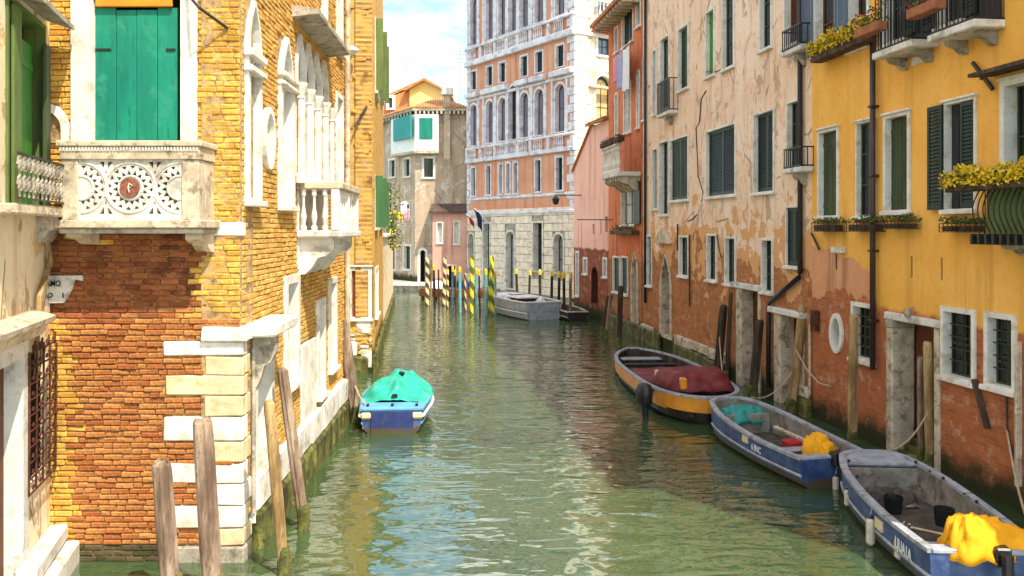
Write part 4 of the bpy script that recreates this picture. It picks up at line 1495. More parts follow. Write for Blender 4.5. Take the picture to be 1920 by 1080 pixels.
# balcony slabs with iron rails on the top floor
for (a, b, t_, b_, zt) in ((1632, 1708, 78, 100, -20), (1735, 1826, 42, 66, -60)):
    off = .55
    x0, x1, z0, z1 = WY.box(a, b, t_ + 3, b_, off)
    x0, x1 = WY.s(a + 2, off), WY.s(b, off)
    s0, s1 = x0, x1
    bo = MB().cbox(s0, s1, -off, .0, z0, z0 + .13, .02).obj('balcony', M['stone'], yel, WY)
    iron_rail(bo, WY, s0 + .05, s1 - .05, off - .05, z0 + .13, z0 + 1.15, .10)
    for xx in (s0 + .25, s1 - .25):
        m2 = MB()
        bracket(m2, xx, .13, 0, .35, z0 - .001, .22)
        m2.obj('corbel', M['stone_grey'], bo, WY)
    MB().box(s0 + .08, s1 - .08, -.03, -.012, z0 + .14, z0 + 1.0).obj('rail_screen', M['iron'], bo, WY)
    lab = 'red geraniums in a trough on the balcony %s' % ('left of the stone plaque' if a < 1700 else 'above the dark louvred window')
    planter('flower_box', lab, s0 - .25, s0 + .55, z0 + .45, z0 + .62, WY, -off + .0, -off - .22, 'petalred', 60, 170, .4, .05, .035, False, 'geranium troughs', 'terracotta')
# yellow flower window box top left
x0, x1, z0, z1 = WY.box(1527, 1620, 88, 112, .35)
x0, x1 = WY.s(1524, .3), WY.s(1622, .3)
zc0 = WY.z(1540, 112, .3)
planter('flower_box', 'window box overflowing with yellow flowers under the blue grey shutters', x0, x1, zc0, zc0 + .18, WY, -.08, -.36, 'petal', 2600, 360, .44, .10, .042, False, None, 'wooddark', .08)
# bulging iron balcony, right edge
off = .50
s0, s1 = WY.s(1836, off), WY.s(1836, off) + 2.6
zb0, zb1 = WY.z(1836, 446, off), WY.z(1836, 352, off)
bo = MB().cbox(s0 - .05, s1, -off - .05, .0, zb0 - .07, zb0, .015).obj('balcony', M['iron'], yel, WY)
rl = MB()
n = int((s1 - s0) / .115)
for i in range(n + 1):
    xx = s0 + (s1 - s0) * i / n
    pts = []
    for k in range(9):
        v = k / 8
        bel = .13 * math.sin(math.pi * min(1, (1 - v) * 1.15)) - .03 * v
        pts.append((xx, -off - bel, zb0 + (zb1 - zb0) * v))
    rl.tube(pts, .011, 6)
for xx in (s0, s1):
    for k in range(5):
        yy = -off * k / 5
        rl.tube([(xx, yy, zb0), (xx, yy, zb1)], .010, 5)
    rl.bar((xx, -off, zb1), (xx, 0, zb1), .03, .02)
rl.bar((s0, -off, zb1), (s1, -off, zb1), .035, .025)
rl.bar((s0, -off - .05, zb0 + .02), (s1, -off - .05, zb0 + .02), .03, .03)
rl.obj('railing', M['iron'], bo, WY)
m2 = MB()
nn = 16
for i in range(nn):
    xx = s0 - .05 + (s1 - s0) * i / nn
    m2.box(xx, xx + .05, -off - .12, -off - .02, zb0 - .10, zb0 + .06)
m2.obj('floor_bars', M['iron'], bo, WY)
MB().box(s0 + .03, s1, -off + .10, -off + .115, zb0 + .02, zb1 - .05).obj('rail_screen', M['olive'], bo, WY)
m2 = MB()
bracket(m2, s0 + .45, .2, 0, .4, zb0 - .072, .2)
m2.obj('corbel', M['stone_grey'], bo, WY)
planter('flower_box', 'long trough of yellow flowers along the bulging iron balcony', s0 - .42, s1, zb1 - .06, zb1 + .05, WY, -off - .06, -off - .30, 'petal', 5000, 380, .34, .06, .040, False, None, 'wooddark', .06)

# ---------------- beige house
YA = RY(1205)
WB = Frame((RX(YA), YA), (RX(YB), YB - .0))
bei = thing('beige_house', 'tall beige house with flaking plaster and dark shutters on the right bank', 'building', WB)
G = dict(shm='dkgreen', style='louver')
win(bei, WB, 1324, 1341, 17, 143, sh='CL CR', shm='green', style='plank', depth=.16, bars=None)
win(bei, WB, 1355, 1378, -22, 128, depth=.12)
win(bei, WB, 1425, 1449, -45, 92, depth=.12)
win(bei, WB, 1471, 1503, -70, 84, depth=.2, sh='CL', shm='wooddoor', style='louver', name='balcony_door')
win(bei, WB, 1272, 1292, 48, 168, sh='CL CR', shm='mossgreen', style='louver', depth=.16, bars=None)
win(bei, WB, 1239, 1256, 68, 205, depth=.13, name='balcony_door')
win(bei, WB, 1224, 1232, 92, 215, depth=.12)
win(bei, WB, 1206, 1213, 107, 225, depth=.12)
win(bei, WB, 1257, 1292, 256, 376, sh='CL CR', shm='mossgreen', style='louver', depth=.12, bars=None)
win(bei, WB, 1237, 1255, 263, 403, depth=.18, name='balcony_door')
win(bei, WB, 1224, 1234, 277, 392, depth=.12)
win(bei, WB, 1325, 1381, 236, 368, sh='CL CR', **G, depth=.13, bars=None)
win(bei, WB, 1414, 1453, 208, 361, sh='CL CR', **G, depth=.16, bars=None, fw=.05)
win(bei, WB, 1476, 1503, 186, 314, depth=.13, name='balcony_door')
win(bei, WB, 1475, 1504, 386, 500, sh='CL CR', **G, depth=.10, bars=None, fw=.04, dy=.01)
win(bei, WB, 1274, 1292, 441, 518, depth=.12)
win(bei, WB, 1326, 1345, 438, 526, depth=.12)
win(bei, WB, 1360, 1381, 443, 533, depth=.12)
win(bei, WB, 1429, 1451, 446, 548, depth=.13)
win(bei, WB, 1213, 1223, 440, 536, depth=.12)
win(bei, WB, 1238, 1260, 470, 634, kind='gothic', depth=.3, pane='wooddoor', bars=None, sill=False, frame='stone_old', name='water_door', fw=.16)
x0, x1, z0, z1 = WB.box(1236, 1262, 428, 456)
m2 = MB()
m2.prism([(x0, z0), (x1, z0), ((x0 + x1) / 2, z1)], -.18, .02)
m2.obj('pediment', M['stone_old'], bei, WB)
for (a, b, t_, zl) in ((1383, 1427, 532, .15), (1455, 1508, 580, .15)):
    x0, x1, z0, z1 = WB.box(a, b, t_, 700)
    WB.holes.append(rect(x0 + .03, x1 - .03, -.2, z1 - .02))
    do = MB().box(x0 + .3, x1 - .12, .34, .37, -.2, z1 - .12).obj('water_door', M['wooddoor'], bei, WB)
    MB().cbox(x0 - .02, x0 + .34, -.05, .33, -.5, z1 - .152, .02, .006).obj('jamb', M['stone_old'], do, WB)
    MB().cbox(x1 - .13, x1 + .02, -.05, .33, -.5, z1 - .152, .02, .006).obj('jamb', M['stone_old'], do, WB)
    MB().cbox(x0 - .18, x1 + .12, -.16, .33, z1 - .15, z1, .02, .006).obj('lintel', M['stone'], do, WB)
    MB().cbox(x0 + .34, x1 - .13, .05, .33, -.5, .05, .02, .006).obj('step', M['algae'], do, WB)
for (a, b, t_, zt) in ((1466, 1504, 92, 52), (1232, 1256, 212, 152), (1469, 1504, 316, 278)):
    off = .30
    s0, s1 = WB.s(a, off), WB.s(b, off)
    z0 = WB.z((a + b) / 2, t_, off)
    z1 = WB.z((a + b) / 2, zt, off)
    bo = MB().cbox(s0, s1, -off - .03, .0, z0 - .1, z0 + .02, .02).obj('balcony', M['stone'], bei, WB)
    iron_rail(bo, WB, s0 + .04, s1 - .04, off, z0 + .02, z1, .10, th=.02)
    m2 = MB()
    bracket(m2, (s0 + s1) / 2, .25, 0, off * .8, z0 - .101, .3)
    m2.obj('corbel', M['stone_grey'], bei, WB)
BTOP = 15.6
panel(rect(0, WB.len, -1, BTOP), WB.holes, -.0, .3, .3).obj('wall', M['beige_wall'], bei, WB)
body(bei, WB, .02, WB.len - .02, BTOP, 7.0, 'beige_wall', y0=.45)
roof(bei, WB, -.1, WB.len + .1, -.6, 5.5, BTOP + .05, BTOP + 2.6)
m2 = MB()
xq = WB.s(1507)
m2.tube([(xq, -.09, BTOP - .3), (xq, -.09, WB.z(1507, 512)), (xq - .06, -.09, WB.z(1505, 520)), (WB.s(1450), -.09, WB.z(1450, 566)), (WB.s(1447), -.09, WB.z(1447, 575)), (WB.s(1447), -.09, .3)], .06, 10)
m2.obj('drainpipe', M['iron'], bei, WB, smooth=True)
xq = WB.s(1213)
MB().tube([(xq, -.07, 1.5), (xq, -.07, 14.5)], .055, 8).obj('drainpipe', M['iron'], bei, WB, smooth=True)
m2 = MB()
for px, t_, b_ in ((1295.5, 440, 575), (1273, 420, 470)):
    xq = WB.s(px)
    m2.tube([(xq, -.05, WB.z(px, b_)), (xq, -.05, WB.z(px, t_))], .03, 6)
m2.obj('wall_pipe', M['pipe'], bei, WB)
m2 = MB()
for pts in ([(1323, 135), (1345, 134), (1352, 131)], [(1325, 170), (1316, 185), (1312, 230), (1306, 240), (1310, 330), (1319, 360), (1316, 378)],
            [(1345, 440), (1349, 465), (1353, 482)], [(1290, 415), (1300, 410), (1308, 402)]):
    m2.tube([(WB.s(a), -.02, WB.z(a, b)) for a, b in pts], .016, 5)
m2.obj('cable', M['iron'], bei, WB)
x = 0.1
k = 0
while x < WB.len:                                         # stone ledge blocks just above the tide
    L = RND.uniform(.9, 1.7)
    if not any(min(p[0] for p in h) - .15 < x + L / 2 < max(p[0] for p in h) + .15 and min(p[1] for p in h) < .6 for h in WB.holes):
        MB().cbox(x, min(x + L, WB.len) - .02, -.13, .02, .42 + RND.uniform(-.03, .03), .70 + RND.uniform(-.05, .05), .03, .015).obj('ledge_stone', M['stone_old'], bei, WB)
        MB().cbox(x, min(x + L, WB.len) - .02, -.18, .02, -.5, .40, .04, .03).obj('footing_stone', M['algae'], bei, WB)
    x += L

# ---------------- red house with stone balcony
YR = RY(1143)
WR = Frame((RX(YR) - .05, YR), (RX(YA) - .05, YA))
red = thing('red_house', 'red orange house with white stone balcony and laundry line', 'building', WR)
for (a, b, t_, b_) in ((1153, 1160, 50, 98), (1167, 1188, 12, 84), (1193, 1202, -8, 50)):
    win(red, WR, a, b, t_, b_, depth=.15, sh='CL CR', shm='dkgreen', bars=None, fw=.08)
for (a, b, t_, b_) in ((1153.5, 1159.5, 172, 262), (1170, 1176, 158, 250), (1178, 1184, 150, 248), (1194, 1200, 130, 240)):
    win(red, WR, a, b, t_, b_, depth=.2, fw=.1, kind='round', bars=None)
win(red, WR, 1165, 1190, 343, 422, depth=.2, pane='curtain', bars=(1, 1))
x0, x1, z0, z1 = WR.box(1190, 1203, 340, 420)
MB().cbox(x0 + .1, x1, -.09, -.05, z0, z1, .01).obj('shutter', M['dkgreen'], red, WR)
for (a, b, t_, b_) in ((1150, 1163, 480, 548), (1165, 1178, 480, 552)):
    win(red, WR, a, b, t_, b_, depth=.12, sh='CL CR', shm='dkgreen', bars=None, fw=.08)
win(red, WR, 1184, 1197, 468, 612, depth=.25, kind='gothic', fw=.15, pane='stone_grey', bars=None, sill=False, frame='stone_old', name='water_door')
RTOP = 13.5
panel(rect(0, WR.len, -1, RTOP), WR.holes, 0, .3, .3).obj('wall', M['red_wall'], red, WR)
body(red, WR, .02, WR.len - .02, RTOP, 7, 'red_wall', y0=.45)
roof(red, WR, -.1, WR.len, -.85, 5.0, RTOP + .08, RTOP + 2.4)
m2 = MB()
for i in range(11):
    xx = .1 + i * (WR.len - .3) / 10
    m2.box(xx, xx + .12, -.75, 0, RTOP - .16, RTOP - .005)
m2.obj('rafter_ends', M['stone_old'], red, WR)
off = .95
s0, s1 = WR.s(1128, off), WR.s(1203, .5)
s0 = max(s0, -.6)
s1 = WR.len - .05
zs = WR.z(1170, 318, off)
zr = WR.z(1170, 262, off)
bo = MB().cbox(s0, s1, -off, .0, zs - .18, zs, .03).obj('balcony', M['stone'], red, WR)
MB().cbox(s0, s1, -off - .03, -off + .2, zr - .1, zr, .02).obj('handrail', M['stone'], bo, WR)
for k in range(16):
    m2 = MB()
    baluster(m2, s0 + .15 + k * (s1 - s0 - .3) / 15, -off + .09, zs, zr - .1, .085, 8)
    m2.obj('baluster', M['stone_clean'], bo, WR)
for k in range(6):
    m2 = MB()
    bracket(m2, s0 + .25 + k * (s1 - s0 - .5) / 5, .2, 0, off * .9, zs - .181, .55)
    m2.obj('corbel', M['stone_old'], bo, WR)
for k in range(3):
    planter('flower_box', ('far', 'middle', 'near')[k] + ' dark trough of dry plants on the white stone balcony rail', s0 + .1 + k * 1.1, s0 + 1.05 + k * 1.1, zr + .004, zr + .2, WR, -off + .15, -off - .1,
            None, 0, 70, .14, .0, .04, False, 'troughs on the stone balcony', 'rust')
planter('flower_box', 'dark window box with leaves under the red house window above the orange band', WR.s(1158), WR.s(1200), WR.z(1180, 440), WR.z(1180, 432), WR, -.05, -.35, 'petalred', 20, 140, .3, .05, .05, False, None, 'wooddark')
for k in range(5):
    MB().cbox(.1 + k * 1.6, .1 + k * 1.6 + 1.55, -.12, .02, -.5, .55, .04, .03).obj('footing_stone', M['algae'], red, WR)
MB().bar((WR.s(1150), -.02, WR.z(1150, 412)), (WR.s(1150) - .2, -1.6, WR.z(1150, 412)), .04).obj('sign_arm', M['iron'], red, WR)
# laundry
lx0, lx1 = WR.s(1150, .45), WR.s(1183, .45)
lz = WR.z(1165, 92, .45)
ln = MB().tube([(lx0 - .3, -.45, lz - .1), ((lx0 + lx1) / 2, -.45, lz - .06), (lx1 + .4, -.45, lz + .12)], .012, 5).obj('clothes_line', M['rope'], None, WR)
tag(ln, 'thin clothes line strung along the top of the red house', 'clothes line')
for i, (u0, u1, dp, mt, lab) in enumerate(((.0, .2, 1.1, 'cloth_pink', 'pink cloth hanging at the far end of the clothes line'), (.22, .52, 1.5, 'cloth_blue', 'pale blue shirt cloth hanging on the clothes line'),
                                           (.55, .95, 1.75, 'cloth_white', 'large white sheet hanging on the clothes line'))):
    m2 = MB()
    nx_, nz_ = 10, 8
    xa, xb = lx0 + (lx1 - lx0) * u0, lx0 + (lx1 - lx0) * u1
    vs = []
    for a in range(nx_ + 1):
        for b in range(nz_ + 1):
            u, v = a / nx_, b / nz_
            xx = xa + (xb - xa) * u
            yy = -.47 + .05 * math.sin(u * 14 + i) * (0.3 + v)
            vs.append((xx, yy, lz - .07 - dp * v - .08 * math.sin(u * 3.1) * (1 - v)))
    fs = [(a * (nz_ + 1) + b, (a + 1) * (nz_ + 1) + b, (a + 1) * (nz_ + 1) + b + 1, a * (nz_ + 1) + b + 1) for a in range(nx_) for b in range(nz_)]
    m2.add(vs, fs)
    m2.add([(x, y + .012, z) for x, y, z in vs], [f[::-1] for f in fs])
    tag(m2.obj('laundry', M[mt], None, WR, smooth=True, fix=False), lab, 'laundry', 'laundry on the line')

# ---------------- pink house
P0 = (gx(1076, 45.0), 45.0)
WP = Frame(P0, (RX(YR) - .02, YR))
pnk = thing('pink_house', 'salmon pink house with dark brick base next to white palace corner', 'building', WP)
for (a, b, t_, b_) in ((1111, 1115, 418, 440), (1125.5, 1128.5, 410, 440), (1134, 1140, 404, 436)):
    win(pnk, WP, a, b, t_, b_, depth=.2, fw=.05, bars=None, sill=False, frame='pink_wall', proud=.005)
for (a, b, t_, b_) in ((1094, 1102, 482, 514), (1131, 1139, 482, 520), (1080, 1086, 470, 555)):
    win(pnk, WP, a, b, t_, b_, depth=.2, fw=.12, bars=None)
win(pnk, WP, 1110, 1121, 500, 570, depth=.3, fw=.02, kind='round', bars=None, sill=False, frame='rust', pane='room', name='water_door')
ze, zk = WP.z(1080, 318), WP.z(1110, 237)
sk = WP.s(1110)
panel([(0, -1), (WP.len, -1), (WP.len, zk), (sk, zk), (0, ze)], WP.holes, 0, .3, .3).obj('wall', M['pink_wall'], pnk, WP)
MB().prism([(.02, -1), (WP.len - .02, -1), (WP.len - .02, zk - .05), (sk, zk - .05), (.02, ze - .05)], .32, 6).obj('back_wall', M['pink_wall'], pnk, WP)
roof(pnk, WP, sk - .2, WP.len + .0, -.3, 4.5, zk + .05, zk + 1.6)
MB().prism([(-.15, ze - .1), (sk, zk + .0), (sk, zk + .08), (-.15, ze)], -.12, 6).obj('verge', M['tile'], pnk, WP)
m2 = MB()
m2.bar((WP.s(1090), -.0, WP.z(1090, 366)), (WP.s(1090), -1.4, WP.z(1090, 366)), .05)
m2.obj('lamp_arm', M['iron'], pnk, WP)
MB().lathe([(.05, WP.z(1090, 366) - .05), (.2, WP.z(1090, 366) - .2), (.14, WP.z(1090, 366) - .45), (.04, WP.z(1090, 366) - .5)], WP.s(1090), -1.35, 10).obj('lamp', M['iron'], pnk, WP)

# ================================================================== PALACE
PC = (3.8, 51.7)
PL = (-3.27, 62.4)
WF = Frame(PL, PC)
dd = Vector((PC[0] - PL[0], PC[1] - PL[1])).normalized()
WS = Frame(PC, (PC[0] - dd.y * 14, PC[1] + dd.x * 14))
pal = thing('palace', 'tall white and red palace with rows of arched windows closing the canal', 'building', WF)
cent = [888, 918, 942, 962, 983, 1011, 1050]
sb_ = [WF.s(p) for p in cent]
hwid = .52


def fwin(c, hw, z0, z1, **kw):
    kw.setdefault('frame', 'stone_lilac')
    return opening(pal, WF, c - hw, c + hw, z0, z1, **kw)


for c in sb_:
    fwin(c, hwid + .12, 10.35, 13.55 if c != sb_[3] else 14.2, kind='round', fw=.16, depth=.3, bars=(1, 1), sill=False, shm='x', pane='glass_skytint' if c != sb_[3] else 'glass')
    fwin(c, hwid + .12, 17.6, 21.3, kind='round', fw=.16, depth=.3, bars=(1, 1), sill=False, shm='x', pane='glass_skytint')
for i, c in enumerate(sb_):
    if i != 3:
        fwin(c, .50, 14.4, 15.9, fw=.12, depth=.2, bars=(1, 0), sill=False)
for p, hw in ((888, .4), (916, .4), (939, .34), (953, .34), (967, .34), (1009, .42), (1049, .46)):
    fwin(WF.s(p), hw, 6.75, 8.95, fw=.13, depth=.25, bars=(1, 1), sill=True, lint=True)
gopen = []
for p, hw, z1, kd in ((884, .5, 4.2, 'round'), (913, .55, 4.9, 'rect'), (957, .62, 4.35, 'round'), (1009, .62, 4.9, 'rect'), (1048, .62, 4.2, 'round')):
    c = WF.s(p)
    z0 = .3 if p in (957, 913) else 1.6
    fwin(c, hw, z0, z1, kind=kd, fw=.12, depth=.4, bars=(1, 2), sill=False, pane='blinds' if p in (957, 1048) else 'glass', frame='stone', proud=.07,
         name='water_door' if z0 < 1 else 'window')
    gopen.append((c - hw - .02, c + hw + .02, z0 - .1, z1 + .02))
PT = 22.6
gh = [h for h in WF.holes if max(p[1] for p in h) < 5.5]
uh = [h for h in WF.holes if max(p[1] for p in h) > 5.5]
gwall = panel(rect(0, WF.len, -1, 5.5), gh, .03, .4, .35).obj('ground_floor_wall', M['stone_grey'], pal, WF)
panel(rect(0, WF.len, 5.5, PT), uh, 0, .4, .35).obj('wall', M['palace_red'], pal, WF)
z = .15
k = 0
while z < 5.3:                                            # rusticated blocks
    hgt = .51
    x = -.02 - (.45 if k % 2 else 0)
    while x < WF.len:
        L = 1.06
        a, b = max(x, 0.0), min(x + L, WF.len + .06)
        segs = [(a, b)]
        for (e0, e1, f0, f1) in gopen:
            if z < f1 and z + hgt > f0:
                ns = []
                for (p, q) in segs:
                    if q <= e0 or p >= e1: ns.append((p, q))
                    else:
                        if p < e0: ns.append((p, e0))
                        if q > e1: ns.append((e1, q))
                segs = ns
        for (p, q) in segs:
            if q - p > .08:
                MB().cbox(p + .012, q - .012, -.05, .03, z + .012, z + hgt - .012, .035, .008).obj('stone_block', M['stone_warm'], gwall, WF)
        x += L
    z += hgt
    k += 1
for (z0, z1, pr) in ((5.38, 5.6, .12), (6.45, 6.66, .08), (9.15, 9.42, .22), (10.12, 10.28, .20), (13.62, 13.82, .10), (16.15, 16.55, .30), (17.35, 17.52, .24), (22.0, 22.6, .5)):
    MB().cbox(-.05, WF.len + pr * .5, -pr, .02, z0, z1, .04).obj('cornice', M['stone_lilac'], pal, WF)
for (z0, z1) in ((9.42, 10.12), (16.55, 17.35)):
    for i, c in enumerate(sb_):
        m2 = MB()
        for k in range(5):
            baluster(m2, c - .42 + k * .21, -.12, z0, z1, .075, 6)
        m2.obj('balustrade', M['stone_lilac'], pal, WF)
    edges = [0.12] + [(sb_[i] + sb_[i + 1]) / 2 for i in range(6)] + [WF.len - .12]
    for i, e in enumerate(edges):
        w_ = .16
        MB().cbox(e - w_, e + w_, -.16, .02, z0, z1, .02).obj('pedestal', M['stone_lilac'], pal, WF)
for (z0, z1) in ((10.28, 13.62), (17.52, 22.0)):          # pilasters beside every arch
    for c in sb_:
        for s_ in (-1, 1):
            xx = c + s_ * (hwid + .24)
            MB().cbox(xx - .09, xx + .09, -.10, .02, z0, z1, .02).obj('pilaster', M['stone_lilac'], pal, WF)
for i, c in enumerate(sb_):
    if i == 3:
        continue
    MB().cbox(c - .8, c + .8 if i < 6 else WF.len, -.36, .02, 13.84, 14.22, .05).obj('entablature', M['stone_lilac'], pal, WF)
z = 5.65
k = 0
while z < 21.8:
    L = .75 if k % 2 else .45
    MB().cbox(WF.len - L, WF.len + .05, -.05, .02, z, z + .5, .03).obj('quoin_stone', M['stone_lilac'], pal, WF)
    MB().cbox(.021, 1.1 - L * .8 + .5, -.05, .02, z, z + .5, .03).obj('quoin_stone', M['stone_clean'], pal, WS)
    MB().cbox(-.03, .5 if k % 2 else .3, -.05, .02, z, z + .5, .03).obj('quoin_stone', M['stone_lilac'], pal, WF)
    z += .53
    k += 1
# lit side wall
win(pal, WS, 1117, 1148, 66, 106, fw=.16, depth=.2, pane='glassblue', bars=(1, 1), lint=True)
win(pal, WS, 1112, 1150, 136, 262, kind='round', fw=.2, depth=.28, pane='tan', bars=(1, 1), sill=True)
win(pal, WS, 1117, 1150, -60, 44, fw=.16, depth=.28, pane='glassblue', bars=(1, 1))
panel(rect(.0, WS.len, -1, PT), WS.holes, 0, .4, .3).obj('side_wall', M['palace_side'], pal, WS)
for (z0, z1, pr) in ((16.2, 16.45, .15), (22.0, 22.6, .5), (9.15, 9.35, .1)):
    MB().cbox(.0, WS.len, -pr, .02, z0, z1, .04).obj('cornice', M['stone_clean'], pal, WS)
x0, x1, z0, z1 = WS.box(1108, 1152, 150, 168)
MB().cbox(x0 - .2, x1 + .2, -.3, .02, z0, z0 + .16, .03).obj('impost', M['stone_old'], pal, WS)
x0, x1, z0, z1 = WS.box(1113, 1152, 3, 46)
m2 = MB()
for k in range(6):
    baluster(m2, x0 + .2 + k * .28, -.4, z0 + .15, z1 - .2, .09, 6)
m2.box(x0, x1 + .5, -.5, 0, z0, z0 + .15)
m2.box(x0, x1 + .5, -.5, -.3, z1 - .2, z1)
m2.obj('balcony', M['stone_clean'], pal, WS)
x0, x1, z0, z1 = WS.box(1108, 1152, 48, 62)
MB().prism([(x0, z0), (x1 + .6, z0), (x1 + .4, z1 + .1), (x0 + .3, z1 + .1)], -.75, .02).obj('canopy', M['flag_red'], pal, WS)
e0 = Vector(WS.o) + WS.d * WS.len
nrm = Vector((-dd.y, dd.x))
bq = MB()
A_ = Vector(PL) - WF.n * .42
B_ = Vector(PC) - WF.n * .42 - WS.n * .42
C_ = e0 - WS.n * .42
D_ = Vector(PL) + (e0 - Vector(PC))
bq.prismz([tuple(A_), tuple(B_), tuple(C_), tuple(D_)], -1, PT)
bq.obj('back_wall', M['palace_side'], pal, At(0, 0))
cm = (A_ + B_ + C_ + D_) / 4
rf = MB()
ex = [Vector(v) + (Vector(v) - cm).normalized() * 1.0 for v in (A_, B_, C_, D_)]
rf.add([(v.x, v.y, PT + .02) for v in ex] + [(cm.x, cm.y, PT + 3)], [(0, 1, 4), (1, 2, 4), (2, 3, 4), (3, 0, 4), (3, 2, 1, 0)])
rf.obj('roof', M['tile'], pal, At(0, 0))

# ================================================================== FAR CENTRE: brown corner house
YF = 64.0
KX = gx(778, YF)
WK = Frame((KX, YF), (gx(876, YF), YF))
WL = Frame((gx(716, 70.0), 70.0), (KX, YF))
cor = thing('corner_house', 'brown stained corner house with white bay window and teal blinds', 'building', WK)
win(cor, WK, 791, 816, 293, 334, fw=.16, depth=.25)
win(cor, WK, 783, 802, 464, 545, fw=.2, kind='round', depth=.3, sill=False, bars=None, pane='room', name='door')
win(cor, WL, 729, 742, 297, 333, fw=.14, depth=.25)
win(cor, WL, 756, 770, 295, 332, fw=.14, depth=.25)
win(cor, WL, 727, 742, 458, 506, fw=.14, depth=.25)
win(cor, WL, 756, 771, 458, 506, fw=.14, depth=.25)
win(cor, WL, 757, 769, 380, 412, fw=.12, depth=.25)
CT = 13.2
panel(rect(0, WK.len, -1, CT), WK.holes, 0, .4, .3).obj('wall', M['brown_wall'], cor, WK)
panel(rect(0, WL.len, -1, CT), WL.holes, 0, .4, .3).obj('wall', M['brown_wall'], cor, WL)
nL = WL.n
p0 = Vector(WL.o) - nL * .4
MB().prismz([(p0.x, p0.y + .3), (KX + .02, YF + .42), (WK.o.x + WK.len, YF + .42), (WK.o.x + WK.len, 76), (p0.x, 76)], -1, CT).obj('back_wall', M['brown_wall'], cor, At(0, 0))
# bay
bz0, bz1 = gz(284, YF), gz(216, YF)
bay = MB()
off = .55
p1 = (WK.s(822, off), -off)
bx = WK.s(781, off)
Lq = Vector((-nL.x * 0, 0))
pl = WK.M.inverted() @ (WL.M @ Vector((WL.s(733, off), -off, 0)))
pl0 = WK.M.inverted() @ (WL.M @ Vector((WL.s(733, off), 0, 0)))
pc_ = (0.05, -off)
foot = [(pl.x, pl.y), pc_, p1, (p1[0], .02), (0, .02), (pl0.x, pl0.y)]
bay.prismz(foot, bz0, bz1)
bo = bay.obj('bay_window', M['white'], cor, WK)
MB().prismz([(x * 1.03, y - .12) for x, y in foot], bz0 - .18, bz0 - .002).obj('bay_floor', M['stone_old'], bo, WK)
MB().box(WK.s(786, off + .05), WK.s(811, off + .05), -off - .05, -off + .01, gz(262, YF), gz(223, YF)).obj('blind', M['teal'], bo, WK)
m2 = MB()
a0, a1, q0, q1 = WL.s(738, off + .05), WL.s(770, off + .05), gz(266, 66.5), gz(226, 66.5)
m2.box(a0, a1, -off - .09, -off + .05, q0, q1)
m2.obj('blind', M['teal_blind'], bo, WL)
m2 = MB()
for pxs, W_ in (((784, 813), WK),):
    for p in pxs:
        xx = W_.s(p, off + .05)
        m2.box(xx - .07, xx + .07, -off - .08, -off + .01, bz0 + .1, bz1)
m2.obj('bay_mullion', M['white'], bo, WK)
# eaves, hip roof
m2 = MB()
ext = .6
cor_pts = [(WL.o.x - .6, WL.o.y - .2), (KX - .1, YF - ext), (WK.o.x + WK.len + .1, YF - ext), (WK.o.x + WK.len + .1, 76), (WL.o.x - .6, 76)]
m2.prismz(cor_pts, CT, CT + .16)
m2.obj('eaves', M['stone_grey'], cor, At(0, 0))
cxm, cym = -6.0, 70.5
m2 = MB()
m2.add([(x, y, CT + .17) for x, y in cor_pts] + [(cxm, cym, CT + 2.0)], [(i, (i + 1) % 5, 5) for i in range(5)])
rf = m2.obj('roof', M['tile'], cor, At(0, 0))
m2 = MB()
for (a, b) in ((0, 1), (1, 2)):
    A, B = Vector((*cor_pts[a], CT + .17)), Vector((*cor_pts[b], CT + .17))
    T = Vector((cxm, cym, CT + 2.0))
    n = 22
    for i in range(n):
        u = (i + .5) / n
        q = A.lerp(B, u)
        m_ = 1 - abs(u - .5) * 1.9
        e = q.lerp(T, max(.12, m_ * .9)) if True else T
        e = q + (T - (A + B) / 2) * max(.1, m_)
        m2.tube([q + Vector((0, 0, .03)), e + Vector((0, 0, .03))], .11, 6)
m2.obj('tile_row', M['tile'], rf, At(0, 0))['kind'] = 'stuff'
m2 = MB()
n = 26
for i in range(n):
    u = i / n
    q = Vector(cor_pts[1]).lerp(Vector(cor_pts[2]), u) if i % 2 else Vector(cor_pts[0]).lerp(Vector(cor_pts[1]), u)
    m2.box(q.x, q.x + .14, q.y + .02, q.y + .55, CT - .22, CT - .002)
m2.obj('eaves_brackets', M['stone_old'], cor, At(0, 0))['kind'] = 'stuff'
# chimney flue on the wall
fx0, fx1 = WK.s(833), WK.s(845)
m2 = MB()
m2.cbox(fx0, fx1, -.5, .02, gz(300, YF), gz(180, YF), .03)
m2.prismx([(.02, gz(318, YF)), (-.5, gz(300, YF) - .001), (.02, gz(300, YF) - .001)], fx0, fx1)
fl = m2.obj('chimney', M['brown_wall'], cor, WK)
MB().cbox(fx0 - .2, fx1 + .2, -.7, .2, gz(180, YF), gz(166, YF), .06).obj('chimney_cap', M['stone'], fl, WK)
